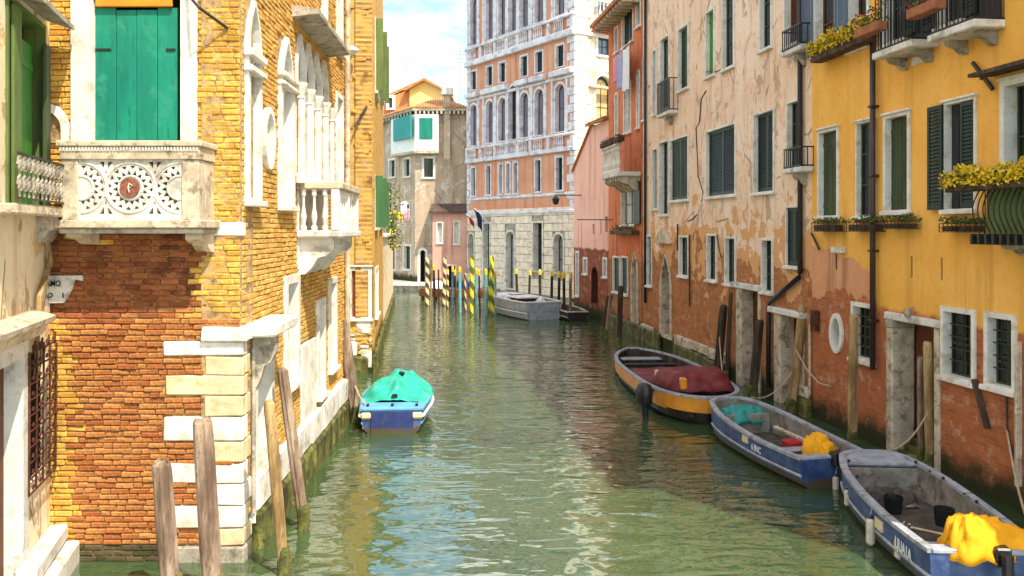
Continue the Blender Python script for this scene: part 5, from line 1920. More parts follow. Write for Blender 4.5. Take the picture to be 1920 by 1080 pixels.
# gable house behind
YG = 74.0
WG = Frame((gx(716, YG), YG), (gx(846, YG), YG))
gab = thing('gable_house', 'pale yellow gabled house rising behind the brown corner house', 'building', WG)
ap = WG.z(796, 152)
el, er = WG.z(768, 168), WG.z(836, 176)
sl_, sr_ = WG.s(768), WG.s(838)
panel([(sl_, -1), (sr_, -1), (sr_, er), (WG.s(796), ap), (sl_, el)], [], 0, 6).obj('wall', M['yellow_far'], gab, WG)
win(gab, WG, 724, 741, 178, 205, fw=.25, depth=.2)
zl = WG.z(740, 166)
panel([(0, -1), (sl_ - .02, -1), (sl_ - .02, zl), (0, zl - 1.0)], WG.holes, .25, 6).obj('side_wall', M['orange_far'], gab, WG)
m2 = MB()
m2.prism([(sl_ - .4, el - .2), (WG.s(796), ap), (WG.s(796), ap + .22), (sl_ - .4, el + .02)], -.5, 6)
m2.prism([(WG.s(796), ap), (sr_ + .4, er - .2), (sr_ + .4, er + .02), (WG.s(796), ap + .22)], -.5, 6)
m2.prism([(-.4, zl - 1.1), (sl_, zl + .15), (WG.s(796), ap + .1), (WG.s(796), ap + .3), (sl_, zl + .4), (-.4, zl - .85)], .2, 6)
m2.obj('roof', M['tile'], gab, WG)


def antenna(px, Y, z0, z1, label):
    th = MB()
    th.tube([(0, 0, z0), (0, 0, z1)], .035, 5)
    for k, w_ in enumerate((.9, .7, .5, .35)):
        zz = z1 - .15 - .32 * k
        th.tube([(-w_, 0, zz), (w_, 0, zz)], .022, 4)
    th.tube([(0, -.5, z1 - .7), (0, .5, z1 - .7)], .022, 4)
    tag(th.obj('antenna', M['steel'], None, At(gx(px, Y), Y)), label, 'antenna', 'rooftop antennas')


antenna(763, 74.5, 15.5, gz(108, 74.5), 'thin rooftop aerial above the gabled house')
antenna(862, 72.0, 13.0, gz(92, 72), 'taller rooftop aerial beside the palace wall')
# pink annex
YN = 62.6
WN = Frame((gx(811, YN), YN), (gx(877, YN) - .02, YN - .0))
ann = thing('pink_annex', 'low pink annex with dark tiled roof between corner house and palace', 'building', WN)
win(ann, WN, 818, 831, 416, 456, fw=.08, depth=.3, pane='stone_clean', bars=None)
win(ann, WN, 850, 863, 414, 458, fw=.08, depth=.3, pane='stone_clean', bars=None)
win(ann, WN, 838, 856, 496, 545, fw=.1, depth=.3, bars=None, sill=False, pane='room', name='door')
zt = gz(400, YN)
panel(rect(0, WN.len, -1, zt), WN.holes, 0, .3, .25).obj('wall', M['pink_pale'], ann, WN)
MB().prismx([(-.35, zt), (1.2, zt + .55), (1.2, zt + .75), (-.35, zt + .14)], -.2, WN.len).obj('roof', M['tiledark'], ann, WN)
# quay and landing steps below the far houses
q = MB().prismz([(gx(700, 60), 60.5), (gx(812, 60), 60.5), (gx(812, 60), 63.9), (-16, 72), (-16, 62)], -1, .45)
tag(q.obj('quay', M['stone_grey']), kind='structure')
for i in range(4):
    c_ = MB().cbox(-9.6 + i * 1.05, -9.6 + i * 1.05 + 1.03, 60.2, 60.75, .36, .62, .04, .01)
    c_.obj('kerb_stone', M['stone'], bpy.data.objects['quay'], At(0, 0))

# ================================================================== MOORING POSTS
def post(px0, py0, px1, py1, rpx, mat, label, name='mooring_post', group='timber mooring posts', Y=None, cap=None, wet=True):
    """timber post from its foot (waterline pixel) to its top pixel"""
    Y = Y or gy(py0)
    X0, X1 = gx(px0, Y), gx(px1, Y)
    zt = gz(py1, Y)
    z0 = gz(py0, Y) if Y else 0
    r = rpx / F * Y
    fr = At(X0, Y)
    rr = random.Random(int(px0 * 7))
    mb = MB()
    n = 18
    flute = [rr.uniform(-.07, .05) - (.14 if rr.random() < .2 else 0) for _ in range(18)]
    lean = (X1 - X0) / max(zt - z0, .1)
    ly = rr.uniform(-.02, .02)
    prof = [(-1.4, .95), (-.3, .97), (.35, .93), (.7, 1.02), (zt * .5, 1.0), (zt * .8, .98), (zt - r * 1.3, .97), (zt - r * .5, .92), (zt - r * .1, .70)]
    vs = []
    for i, (z, s_) in enumerate(prof):
        for k in range(n):
            a = 2 * math.pi * k / n
            q = r * s_ * (1 + rr.uniform(-.03, .03) + flute[k])
            vs.append((lean * (z - z0) + q * math.cos(a), ly * z + q * math.sin(a), z + (rr.uniform(-.09, .06) * r * 4 if i == len(prof) - 1 else 0)))
    fs = [(i * n + k, i * n + (k + 1) % n, (i + 1) * n + (k + 1) % n, (i + 1) * n + k) for i in range(len(prof) - 1) for k in range(n)]
    fs.append(tuple(range((len(prof) - 1) * n, len(prof) * n)))
    mb.add(vs, fs)
    th = thing(name, label, 'mooring post', fr, group)
    mb.obj('shaft', M[mat], th, fr, smooth=False)
    if cap:
        hc = max(.25, r * 3)
        MB().lathe([(r * 1.12, zt - hc), (r * 1.12, zt - .05), (r * .9, zt + .02), (r * .3, zt + .07)], lean * (zt - z0), ly * zt, n).obj('cap', M[cap], th, fr)
    if wet:
        MB().lathe([(r * 1.06, -1.2), (r * 1.09, .15), (r * 1.06, .32), (r * .9, .36)], lean * (.1 - z0), 0, n).obj('tide_band', M['algae'], th, fr)
    return th


post(322, 1135, 302, 862, 20, 'wood', 'blunt grey timber post in front of the orange brick wall, the shorter one')
post(401, 1135, 379, 783, 20, 'wood', 'taller grey timber post in front of the corner stones')
post(533, 1078, 506, 750, 11, 'woodwarm', 'slanting tan timber post nearest the brick corner')
post(571, 992, 528, 690, 11, 'wood', 'slanting grey timber post behind the tan one at the brick corner')
post(668, 790, 643, 600, 11, 'wood', 'tall grey brown post beside the boat with green tarpaulin')
post(1598, 850, 1601, 590, 9, 'woodwarm', 'upright brown post in front of the oval window', Y=gy(842))
post(1729, 880, 1727, 668, 8, 'wood', 'darker shorter post of the pair before the water door', Y=15.6)
post(1744, 885, 1738, 640, 9, 'woodwarm', 'taller pale post of the pair before the water door', Y=15.2)
post(1483, 775, 1506, 570, 9, 'woodwarm', 'leaning timber post under the diagonal drainpipe')
post(1411, 748, 1425, 600, 9, 'wooddark', 'leaning dark post between the two stone water doors')
post(1344, 712, 1357, 572, 8, 'wooddark', 'thick black leaning post behind the maroon boat')
post(1362, 718, 1371, 548, 4, 'wooddark', 'thin dark stake beside the black leaning post')
post(1161, 652, 1164, 535, 5, 'wooddark', 'slim dark post at the foot of the red house')
post(1130, 628, 1140, 555, 4, 'wooddark', 'slim dark leaning post left of the red house', )
post(1136, 634, 1146, 552, 4, 'wood', 'pale leaning post at the red house corner')

FP = [(807, 572, 503, 2.6, 'wood', None, 'thin bare grey stake right of the furthest left cream spiral post'),
      (823, 578, 505, 2.6, 'wooddark', None, 'thin dark stake left of the second cream spiral post'),
      (839, 578, 500, 3.0, 'stripe_cream', None, 'slender cream spiral post right of the second cream spiral post'),
      (855, 582, 508, 2.8, 'wooddark', 'capyellow', 'slender dark yellow capped post left of the leftmost turquoise post'),
      (873, 584, 512, 2.8, 'stripe_cream', None, 'slender cream spiral post left of the thick yellow spiral post'),
      (900, 584, 508, 2.8, 'wooddark', 'capyellow', 'slender dark yellow capped post between the turquoise posts'),
      (917, 586, 500, 3.2, 'stripe_yellow', None, 'slender yellow spiral post just left of the right thick one'),
      (801, 574, 482, 5.5, 'stripe_cream', None, 'cream and black spiral post furthest left before the corner house'),
      (815, 577, 498, 3.5, 'wooddark', 'capyellow', 'dark post with yellow cap between the two cream spiral posts'),
      (832, 574, 482, 5.5, 'stripe_cream', None, 'cream and black spiral post in front of the pink annex'),
      (847, 577, 501, 3.5, 'poleblue', 'capyellow', 'dull blue post with yellow cap beside the pink annex door'),
      (863, 585, 502, 4, 'polecyan', 'capyellow', 'pale turquoise post with yellow cap, leftmost of its colour'),
      (884, 591, 477, 6, 'stripe_yellow', None, 'thick yellow spiral post left of the palace doors'),
      (892, 588, 505, 3.5, 'polecyan', 'capyellow', 'pale turquoise post touching the left yellow spiral post'),
      (911, 591, 506, 4, 'polecyan', 'capyellow', 'pale turquoise post midway between the yellow spiral posts'),
      (923, 591, 480, 6, 'stripe_yellow', None, 'thick yellow spiral post beside the grey work boat'),
      (930, 588, 510, 3.2, 'polecyan', 'capyellow', 'pale turquoise post touching the right yellow spiral post'),
      (970, 560, 506, 3.5, 'wooddark', 'capyellow', 'dark yellow capped post nearest the arched palace door'),
      (992, 566, 508, 3.5, 'wooddark', 'capyellow', 'dark yellow capped post behind the work boat cabin'),
      (1013, 570, 507, 4, 'wooddark', 'capyellow', 'dark yellow capped post under the tall palace window'),
      (1034, 575, 509, 4, 'wooddark', 'capyellow', 'dark yellow capped post right of the tall palace window'),
      (1047, 592, 511, 4.2, 'wooddark', 'capyellow', 'dark yellow capped post at the bow of the work boat'),
      (1058, 599, 512, 4.2, 'wooddark', 'capyellow', 'dark capped post second from the pink house'),
      (1069, 602, 512, 4.2, 'wood', 'capyellow', 'greyish capped post closest to the pink house')]
for (px, pb, pt, r, mt, cp, lab) in FP:
    post(px, pb, px + ((px * 7) % 5 - 2) * .9, pt, r * .66, mt, lab, 'mooring_pole', 'painted poles before the palace', cap=cp, wet=False)


# ================================================================== BOATS
def boat(name, label, stern, bow, B, zs, zb, hull, inner, rail, kind='blunt', band=None, deck=True, transom=None, fl='bilge', bw=.38, group='moored boats'):
    hx, hy = bow[0] - stern[0], bow[1] - stern[1]
    L = math.hypot(hx, hy)
    fr = At(stern[0], stern[1], 0, math.atan2(-hx, hy))
    fr.L = L
    ts = [0, .04, .1, .2, .3, .4, .5, .6, .7, .78, .85, .90, .94, .97, .99, 1.0]

    def w(t):
        if kind == 'blunt':
            b = B / 2 * (.86 + .14 * math.sin(math.pi * min(t * 1.1, 1) ** .9))
            if t > .62:
                u = (t - .62) / .38
                b *= bw + (1 - bw) * (1 - u ** 2.6)
                if t > .93:
                    b *= 1 - .45 * ((t - .93) / .07) ** 2.2
            return b
        if kind == 'barge':
            q = 2 * t - 1
            return max(.12, B / 2 * ((1 - abs(q) ** 2.6) ** .7 if q < 0 else (1 - q ** 4.5) ** .5))
        if kind == 'double':
            return max(.10, B / 2 * (1 - abs(2 * t - 1) ** 3.0) ** .62)
        u = max(0, (t - .35) / .65)
        return max(.04, B / 2 * (.82 + .18 * min(1, t / .35)) * (1 - u ** 2.2))

    def zg(t): return zs + (zb - zs) * max(0, (t - .2) / .8) ** 1.8
    fr.w, fr.zg = w, zg
    th = thing(name, label, 'boat', fr, group)

    def loft(secs, mb, close=True):
        n = len(secs[0])
        vs = [p for s_ in secs for p in s_]
        fs = [(i * n + k, i * n + k + 1, (i + 1) * n + k + 1, (i + 1) * n + k) for i in range(len(secs) - 1) for k in range(n - 1)]
        if close:
            fs.append(tuple(range(n)))
            fs.append(tuple(range((len(secs) - 1) * n + n - 1, (len(secs) - 1) * n - 1, -1)))
        mb.add(vs, fs)

    secs = []
    for t_ in ts:
        a, g_ = w(t_), zg(t_)
        y = t_ * L
        rake = .10 * L * .25 * max(0, (t_ - .85) / .15)
        hp = [(a, y, g_), (a * .985, y - rake * .3, g_ * .55), (a * .90, y - rake * .8, .06), (a * .6, y - rake, -.10), (0, y - rake, -.16)]
        secs.append(hp + [(-x_, y_, z_) for x_, y_, z_ in hp[-2::-1]])
    mb = MB()
    loft(secs, mb)
    mb.obj('hull', M[hull], th, fr, smooth=False)
    secs = []
    for t_ in ts:
        tt = min(max(t_, .03), .97)
        a, g_ = w(tt) - .06, zg(tt) - .012
        y = tt * L
        a = max(a, .03)
        hp = [(a, y, g_ + .014), (a * .97, y, g_ * .6), (a * .9, y, .14), (0, y, .12)]
        secs.append(hp + [(-x_, y_, z_) for x_, y_, z_ in hp[-2::-1]])
    mb = MB()
    loft(secs, mb, True)
    io = mb.obj('inner_hull', M[inner], th, fr, fix=False)
    mb = MB()
    fp = [(w(t_) * .86 - .06, t_ * L) for t_ in ts if .05 < t_ < .95]
    mb.prismz([(x_, y_) for x_, y_ in fp] + [(-x_, y_) for x_, y_ in fp[::-1]], .13, .16)
    mb.obj('floorboards', M[fl], th, fr)
    # gunwale
    mb = MB()
    rings = []
    for t_ in ts:
        a, g_ = w(t_), zg(t_)
        rings.append((a, t_ * L, g_))
    path = rings + [(-x_, y_, z_) for x_, y_, z_ in rings[::-1]]
    n = len(path)
    vs = []
    cen = Vector((0, L * .5, 0))
    for i, p in enumerate(path):
        p = Vector(p)
        a_ = Vector(path[max(i - 1, 0)]); b_ = Vector(path[min(i + 1, n - 1)])
        d = (b_ - a_); d.z = 0
        d.normalize()
        o_ = Vector((d.y, -d.x, 0))
        if i in (0, n - 1): o_ = Vector((1 if i == 0 else -1, 0, 0))
        for (q, zz) in ((.03, -.02), (.03, .03), (-.075, .03), (-.075, -.02)):
            vs.append(p + o_ * q + Vector((0, 0, zz)))
    fs = [(i * 4 + k, i * 4 + (k + 1) % 4, (i + 1) * 4 + (k + 1) % 4, (i + 1) * 4 + k) for i in range(n - 1) for k in range(4)]
    fs += [(0, 1, 2, 3), ((n - 1) * 4 + 3, (n - 1) * 4 + 2, (n - 1) * 4 + 1, (n - 1) * 4)]
    mb.add(vs, fs)
    mb.obj('gunwale', M[rail], th, fr)
    # joints and strake
    if deck:
        tA = .84
        pts = [(w(t_) - .08, t_ * L, zg(t_) + .012) for t_ in ts if t_ >= tA]
        m2 = MB()
        top = [(x_, y_) for x_, y_, z_ in pts]
        vs = [(x_, y_, z_) for x_, y_, z_ in pts] + [(-x_, y_, z_) for x_, y_, z_ in pts[::-1]]
        vs2 = [(x_, y_, z_ - .03) for x_, y_, z_ in vs]
        k = len(vs)
        m2.add(vs + vs2, [tuple(range(k)), tuple(range(2 * k - 1, k - 1, -1))] + [(i, (i + 1) % k, (i + 1) % k + k, i + k) for i in range(k)])
        m2.obj('foredeck', M[rail], th, fr)
    m2 = MB()
    m2.cbox(-w(0) + .02, w(0) - .02, -.02, .16, zs - .02, zs + .034, .01)
    m2.obj('stern_deck', M[rail], th, fr)
    m2 = MB()
    for s_ in (1, -1):
        m2.tube([(s_ * (w(t_) * .955 + .012), t_ * L - .0, zg(t_) * .33 + .05) for t_ in ts if t_ < .93], .026, 6)
    m2.obj('rubbing_strake', M[rail if band is None else band], th, fr)
    if band:
        m2 = MB()
        for s_ in (1, -1):
            vs = []
            tt = [t_ for t_ in ts]
            for t_ in tt:
                vs += [(s_ * (w(t_) + .018), t_ * L + (.02 if t_ == 1 else 0), zg(t_) - .025), (s_ * (w(t_) * .985 + .016), t_ * L + (.01 if t_ == 1 else 0), zg(t_) * .45)]
            m2.add(vs, [(2 * i, 2 * i + 1, 2 * i + 3, 2 * i + 2) for i in range(len(tt) - 1)])
        g0, g1 = zg(1), zg(1) * .45
        m2.add([(w(1) + .018, L + .02, g0 - .025), (-w(1) - .018, L + .02, g0 - .025), (-w(1) - .016, L + .01, g1), (w(1) + .016, L + .01, g1)], [(0, 1, 2, 3)])
        m2.obj('colour_band', M[band], th, fr)
    if transom:
        MB().cbox(-w(0) * .70, w(0) * .70, -.03, .0, -.05, zs - .03, .01).obj('transom_board', M[transom], th, fr)
    return th, fr


def motor(th, fr, x, cowl=None, zt=None):
    zt = zt or fr.zg(0)
    m2 = MB()
    m2.cbox(x - .09, x + .09, -.14, .06, zt - .12, zt + .10, .02)
    m2.tube([(x, -.20, zt + .05), (x, -.24, .1), (x, -.26, -.4)], [.07, .055, .05], 8)
    m2.prismx([(-.18, -.15), (-.42, -.15), (-.40, -.2), (-.2, -.22)], x - .1, x + .1)
    o = m2.obj('outboard_motor', M['black'], th, fr)
    if not cowl:
        return
    MB().lathe([(.10, zt + .08), (.15, zt + .12), (.16, zt + .22), (.12, zt + .29), (.05, zt + .31)], x, -.16, 12, 1.0, 1.2).obj('cowl', M[cowl], o, fr, smooth=True)
    MB().tube([(x, -.05, zt + .2), (x + .05, .45, zt + .22)], .02, 6).obj('tiller', M['black'], o, fr)


def cover(name, label, fr, x, y, z, rx, ry, h, mat, seed=1, skirt=.15, lob=5, cat='cover', sk=0.0):
    """cloth thrown over something: humped, folded, ragged hem"""
    r_ = random.Random(seed)
    ph = [r_.uniform(0, 6) for _ in range(6)]
    NR, NS = 18, 64
    vs = [(x, y, z + h)]
    for i in range(1, NR + 1):
        u = i / NR
        for k in range(NS):
            a = 2 * math.pi * k / NS
            hem = 1 + .16 * math.sin(3 * a + ph[0]) + .10 * math.sin(5 * a + ph[1])
            fold = math.sin(lob * a + ph[2] + 1.5 * u) + .6 * math.sin((lob + 4) * a + ph[3])
            q = u * (1 + (hem - 1) * u)
            zz = h * (1 - u ** 2.4) - skirt * max(0, u - .75) * 4 * .5
            xx = rx * q * math.cos(a) + sk * u * u * rx * (math.cos(a) > 0) * math.cos(a)
            P = Vector((xx * 5 + seed * 3.1, ry * q * math.sin(a) * 5, zz * 4 + seed))
            cr = (1 - abs(mnoise.noise(P)) * 2.2) * .07 + (1 - abs(mnoise.noise(P * 2.3)) * 2.2) * .035
            cr *= min(1, .35 + u)
            vs.append((x + xx + .03 * fold * u + cr * math.cos(a) * .5, y + ry * q * math.sin(a) + .03 * fold * u + cr * math.sin(a) * .5,
                       z + zz + .028 * fold * u ** 1.2 * h / .3 + cr * .8 - .05))
    fs = [(0, 1 + k, 1 + (k + 1) % NS) for k in range(NS)]
    for i in range(NR - 1):
        for k in range(NS):
            fs.append((1 + i * NS + k, 1 + (i + 1) * NS + k, 1 + (i + 1) * NS + (k + 1) % NS, 1 + i * NS + (k + 1) % NS))
    o = MB().add(vs, fs).obj(name, M[mat], None, fr, smooth=True)
    sol = o.modifiers.new('thickness', 'SOLIDIFY')
    sol.thickness = .008
    return tag(o, label, cat)


def fender(px, pt, pb, Y, label, rpx=7, mat='fender'):
    X = gx(px, Y)
    z0, z1 = gz(pb, Y), gz(pt, Y)
    r = rpx / F * Y
    fr = At(X, Y)
    th = thing('boat_fender', label, 'fender', fr, 'boat fenders')
    MB().lathe([(r * .5, z0), (r, z0 + r * .6), (r, z1 - r * .6), (r * .6, z1)], 0, 0, 12).obj('cylinder_body', M[mat], th, fr, smooth=False)
    MB().lathe([(r * .62, z1 + .001), (r * .62, z1 + r * .5), (r * .3, z1 + r * .9)], 0, 0, 10).obj('end_cap', M['navy'], th, fr)
    MB().tube([(0, 0, z1 + r * .8), (.03, .01, z1 + .16), (.08, .02, z1 + .20)], .010, 5).obj('lanyard', M['rope'], th, fr)


# near blue boat
bA, fA = boat('work_boat', 'blue open boat with grey gunwale nearest the viewer at right', (5.55, 9.95), (5.86, 14.05), 1.52, .54, .66, 'blueboat', 'greyinner', 'greyboat', bw=.66)
motor(bA, fA, .12)
L = fA.L
MB().cbox(-.58, .58, L - .62, L - .58, .15, .56, .01).obj('bow_bulkhead', M['greyinner'], bA, fA)
MB().cbox(-.52, .52, L - .58, L - .16, .56, .60, .02).obj('bow_seat', M['greyboat'], bA, fA)
MB().cbox(-.62, .62, .30, .62, .40, .44, .012).obj('thwart', M['greyboat'], bA, fA)
m2 = MB()
for s_ in (1, -1):
    for t_ in (.18, .42, .66, .84):
        m2.cbox(s_ * (fA.w(t_) - .11) - .02, s_ * (fA.w(t_) - .11) + .17 * s_ * 0 + .02, t_ * L - .02, t_ * L + .02, fA.zg(t_) + .031, fA.zg(t_) + .075, .008)
m2.obj('cleat', M['black'], bA, fA)
m2 = MB()
for s_ in (1, -1):
    for t_ in (.28, .52, .76):
        m2.box(s_ * fA.w(t_) - .105 if s_ > 0 else -fA.w(t_) - .033, s_ * fA.w(t_) + .033 if s_ > 0 else -fA.w(t_) + .105, t_ * L - .006, t_ * L + .006, fA.zg(t_) + .012, fA.zg(t_) + .0325)
m2.obj('rail_joint', M['black'], bA, fA)
RT = Matrix(((0, 0, -1, 0), (-1, 0, 0, 0), (0, 1, 0, 0), (0, 0, 0, 1)))
text('LJUA1A', .20, -fA.w(.12) - .028, L * .215, .27, M['white'], bA, fA, 'registration_lettering', RT, .002, .80, .004)
MB().cbox(-fA.w(.34) - .016, -fA.w(.34) + .02, L * .31, L * .37, .30, .44, .004).obj('licence_sticker', M['stone_cream'], bA, fA)
rj = random.Random(5)
for i, (mt, nm, lab) in enumerate((('greyinner', 'plank', 'loose grey board lying in the near blue boat'), ('black', 'bucket', 'black bucket in the near blue boat'),
                                   ('rubber', 'bucket', 'dark rubber tub against the side of the near blue boat'))):
    if nm == 'plank':
        o = MB().cbox(-.35, .30, L - 1.35, L - 1.1, .165, .20, .01, .006).obj('loose_board', M['wood'], None, fA)
        tag(o, lab, 'board')
    else:
        xx, yy = ((-.15, L - 1.55), (.36, L - 2.05))[i - 1]
        o = MB().lathe([(.11, .165), (.14, .40), (.13, .40), (.10, .19)], xx, yy, 14).obj('bucket', M[mt], None, fA)
        tag(o, lab, 'bucket')
o = cover('grey_tarpaulin', 'crumpled dark grey tarpaulin under the bow of the near blue boat', fA, -.05, L - 1.05, .17, .42, .34, .20, 'bilge', 4, cat='tarpaulin')
tag(MB().tube([(-.2, L - 2.2, .18), (.2, L - 2.5, .18)], .018, 6).obj('oar', M['stone_cream'], None, fA), 'pale stick lying on the floor of the near blue boat', 'oar')
cover('orange_cover', 'orange cloth draped over the stern motor of the near blue boat', fA, -.10, .20, .50, .33, .30, .44, 'coverorange', 3, .1, 5, 'cloth', 1.35)
fender(1632, 972, 1022, 11.6, 'white fender on the near blue boat, middle of three', 8)
fender(1686, 1008, 1048, 10.9, 'white fender beside the lettering of the near blue boat', 9)
fender(1588, 918, 948, 12.9, 'small white fender nearest the bow of the near blue boat', 5)

# second blue boat
bB, fB = boat('work_boat', 'blue open boat with teal tarpaulin in its bow, behind the nearest boat', (5.42, 14.3), (4.62, 18.35), 1.50, .50, .70, 'blueboat', 'greyinner', 'greyboat', bw=.62, deck=False)
motor(bB, fB, .0)
L = fB.L
MB().cbox(-.50, .50, L - .95, L - .91, .15, .55, .01).obj('bow_bulkhead', M['greyinner'], bB, fB)
MB().cbox(-.62, .62, .9, 1.15, .36, .40, .012).obj('thwart', M['greyboat'], bB, fB)
text('6 BNC', .16, -fB.w(.3) - .030, L * .36, .30, M['white'], bB, fB, 'registration_lettering', RT, .002, .8, .003)
MB().cbox(-fB.w(.42) - .022, -fB.w(.42) + .02, L * .40, L * .45, .36, .48, .004).obj('licence_sticker', M['stone_cream'], bB, fB)
cover('teal_tarpaulin', 'teal tarpaulin stuffed into the bow of the second blue boat', fB, .05, L - .62, .42, .50, .40, .26, 'tarpteal', 8, .1, 4, 'tarpaulin')
cover('orange_cover', 'orange cloth over the motor of the second blue boat', fB, -.10, .38, .42, .25, .30, .42, 'coverorange', 6, .25, 4, 'cloth')
o = MB().cbox(.05, .35, 1.6, 1.9, .165, .36, .03).obj('fuel_can', M['flag_red'], None, fB)
tag(o, 'red fuel can on the floor of the second blue boat', 'fuel can')
o = MB().cbox(.42, .50, .9, 2.9, .30, .36, .01).obj('oar_plank', M['stone_old'], None, fB)
tag(o, 'long pale plank resting along the side of the second blue boat', 'plank')
fender(1567, 893, 924, 14.2, 'white fender hanging between the two blue boats', 6)

# maroon and orange boat
bC, fC = boat('barge', 'long orange and dark boat with maroon canvas cover', (3.82, 27.2), (4.42, 18.75), 2.15, .55, .62, 'darkhull', 'wooddark', 'greyboat', kind='barge', band='orangeboat', fl='bilge', deck=False)
L = fC.L


def sheet(fr, t0, t1, f, n=14, m=12, inset=.10):
    vs = []
    for i in range(n + 1):
        t_ = t0 + (t1 - t0) * i / n
        a = fr.w(t_) - inset
        for k in range(m + 1):
            v = -1 + 2 * k / m
            vs.append((a * v, t_ * fr.L, fr.zg(t_) + .035 + f(i / n, v)))
    fs = [(i * (m + 1) + k, i * (m + 1) + k + 1, (i + 1) * (m + 1) + k + 1, (i + 1) * (m + 1) + k) for i in range(n) for k in range(m)]
    return MB().add(vs, fs)


o = sheet(fC, .52, .80, lambda u, v: .05 * (1 - v * v) * (1 + .3 * math.sin(u * 9)) + .02 * math.sin(v * 9 + u * 5)).obj('deck_cover', M['maroon'], bC, fC, smooth=True)
o.modifiers.new('t', 'SOLIDIFY').thickness = .01
o = sheet(fC, .74, .93, lambda u, v: (.40 * min(1, u * 5) * min(1, (1 - u) * 5)) * (1 - abs(v) ** 7) + .02 * math.sin(v * 8 + u * 7)).obj('cabin_cover', M['maroon'], bC, fC, smooth=True)
o.modifiers.new('t', 'SOLIDIFY').thickness = .01
MB().cbox(-.62, .62, 1.0, 1.45, .38, .42, .012).obj('thwart', M['greyboat'], bC, fC)
MB().cbox(-.75, .75, 2.3, 2.6, .36, .44, .012).obj('thwart', M['black'], bC, fC)
o = MB().cbox(.66, .80, L * .75, L * .77, .62, .92, .03, .01).obj('windscreen_post', M['stone_cream'], bC, fC)
MB().cbox(.40, .55, L * .905, L * .93, .68, .95, .03).obj('deck_bollard', M['orangeboat'], bC, fC)
fr = At(gx(1208, 19.6), 19.6, 0, .4)
om = thing('outboard_motor', 'black outboard motor hanging beside the orange boat', 'motor', fr)
MB().lathe([(.10, .28), (.17, .36), (.19, .62), (.14, .76), (.04, .80)], 0, 0, 12, 1, 1.3).obj('cowl', M['black'], om, fr, smooth=True)
MB().tube([(0, 0, .34), (.02, -.02, .0), (.04, -.04, -.5)], [.09, .07, .06], 8).obj('leg', M['black'], om, fr)
MB().bar((0.0, 0, .45), (.45, .35, .55), .07, .05).obj('bracket_arm', M['iron'], om, fr)

# boat with the green tarpaulin
bD, fD = boat('dinghy', 'small blue dinghy under a sea green tarpaulin by the left wall', (-2.55, 18.1), (-2.78, 22.2), 1.56, .50, .58, 'blueboat', 'skyblue', 'skyblue', kind='point', transom='navy', fl='bilge')
L = fD.L
MB().cbox(-fD.w(.05) + .05, fD.w(.05) - .05, .0, .55, .50, .548, .015).obj('aft_deck', M['skyblue'], bD, fD)
for s_ in (1, -1):
    MB().cbox(s_ * fD.w(0) - .02 if s_ < 0 else fD.w(0) - .22, s_ * fD.w(0) + .22 if s_ < 0 else fD.w(0) + .02, -.05, .05, .30, .44, .04).obj('corner_bumper', M['stone_cream'], bD, fD)
for xx in (-.52, .0, .52):
    MB().cbox(xx - .03, xx + .03, .08, .20, .549, .60, .015).obj('deck_cleat', M['black'], bD, fD)
for s_ in (1, -1):
    MB().tube([(s_ * (fD.w(t_) + .03), t_ * L, fD.zg(t_) * .75) for t_ in (0, .1, .2, .3, .4, .5, .6, .7)], .035, 6).obj('rub_rail', M['white'], bD, fD)
rt = random.Random(4)


def tarp(u, v):
    ridge = .36 * math.sin(math.pi * min(1, u * .9 + .16)) ** .8
    f = ridge * (1 - abs(v) ** 1.5) * (1.0 + .16 * math.sin(u * 11 + v * 3))
    f += .028 * math.sin(v * 11 + u * 6) * (1 - u * .5) + .03 * math.sin(u * 17 - v * 5) * (1 - v * v)
    P = Vector((v * 2.6, u * 7, 3.3))
    f += ((1 - abs(mnoise.noise(P)) * 2.4) * .075 + (1 - abs(mnoise.noise(P * 2.1)) * 2.4) * .03 - .05) * (1 - v * v * .7)
    if u < .2: f *= u / .2 * .7 + .3
    return f - .02 * abs(v) ** 4


o = sheet(fD, .13, .97, tarp, 60, 36, -.045).obj('green_tarpaulin', M['tarpgreen'], None, fD, smooth=True)
o.modifiers.new('t', 'SOLIDIFY').thickness = .01
tag(o, 'sea green tarpaulin tied over the dinghy by the left wall', 'tarpaulin')
m2 = MB()
for (u, v) in ((.42, .06), (.02, .0)):
    m2.cbox(v - .06, v + .07, L * (.13 + .84 * u) - .05, L * (.13 + .84 * u) + .06, .53 + tarp(u, v), .56 + tarp(u, v) + .06, .025, .012)
m2.obj('tie_knot', M['black'], o, fD)

# grey work boat by the poles
bE, fE = boat('cargo_boat', 'grey flat work boat with white side moored among the poles', (1.55, 41.0), (-.55, 45.8), 2.2, .85, .95, 'greyboat', 'greyinner', 'white', bw=.6, fl='bilge')
L = fE.L
MB().cbox(-.7, .7, L * .30, L * .55, .9, 1.0, .03).obj('cabin_roof', M['white'], bE, fE)
MB().cbox(-.6, .6, L * .32, L * .53, .16, .899, .03).obj('cabin', M['wooddark'], bE, fE)
for i, (x_, y_, s_, mt, lab) in enumerate(((-.5, L * .66, .36, 'cloth_white', 'white sack heaped on the grey work boat, nearest its cabin'), (-.1, L * .74, .30, 'greyinner', 'grey sack in the middle of the work boat'),
                                           (-.55, L * .82, .30, 'cloth_white', 'white sack at the bow of the work boat'), (.2, L * .16, .26, 'cloth_white', 'white bundle on the stern of the work boat'))):
    cover('sack', lab, fE, x_, y_, .62, s_, s_, .42, mt, 20 + i, .1, 4, 'sack')
# dark small boat near the pink house
bF, fF = boat('rowing_boat', 'dark narrow rowing boat lying against the pink house', (3.1, 40.2), (2.35, 44.2), 1.2, .45, .6, 'darkhull', 'bilge', 'stone_old', kind='point', deck=True)

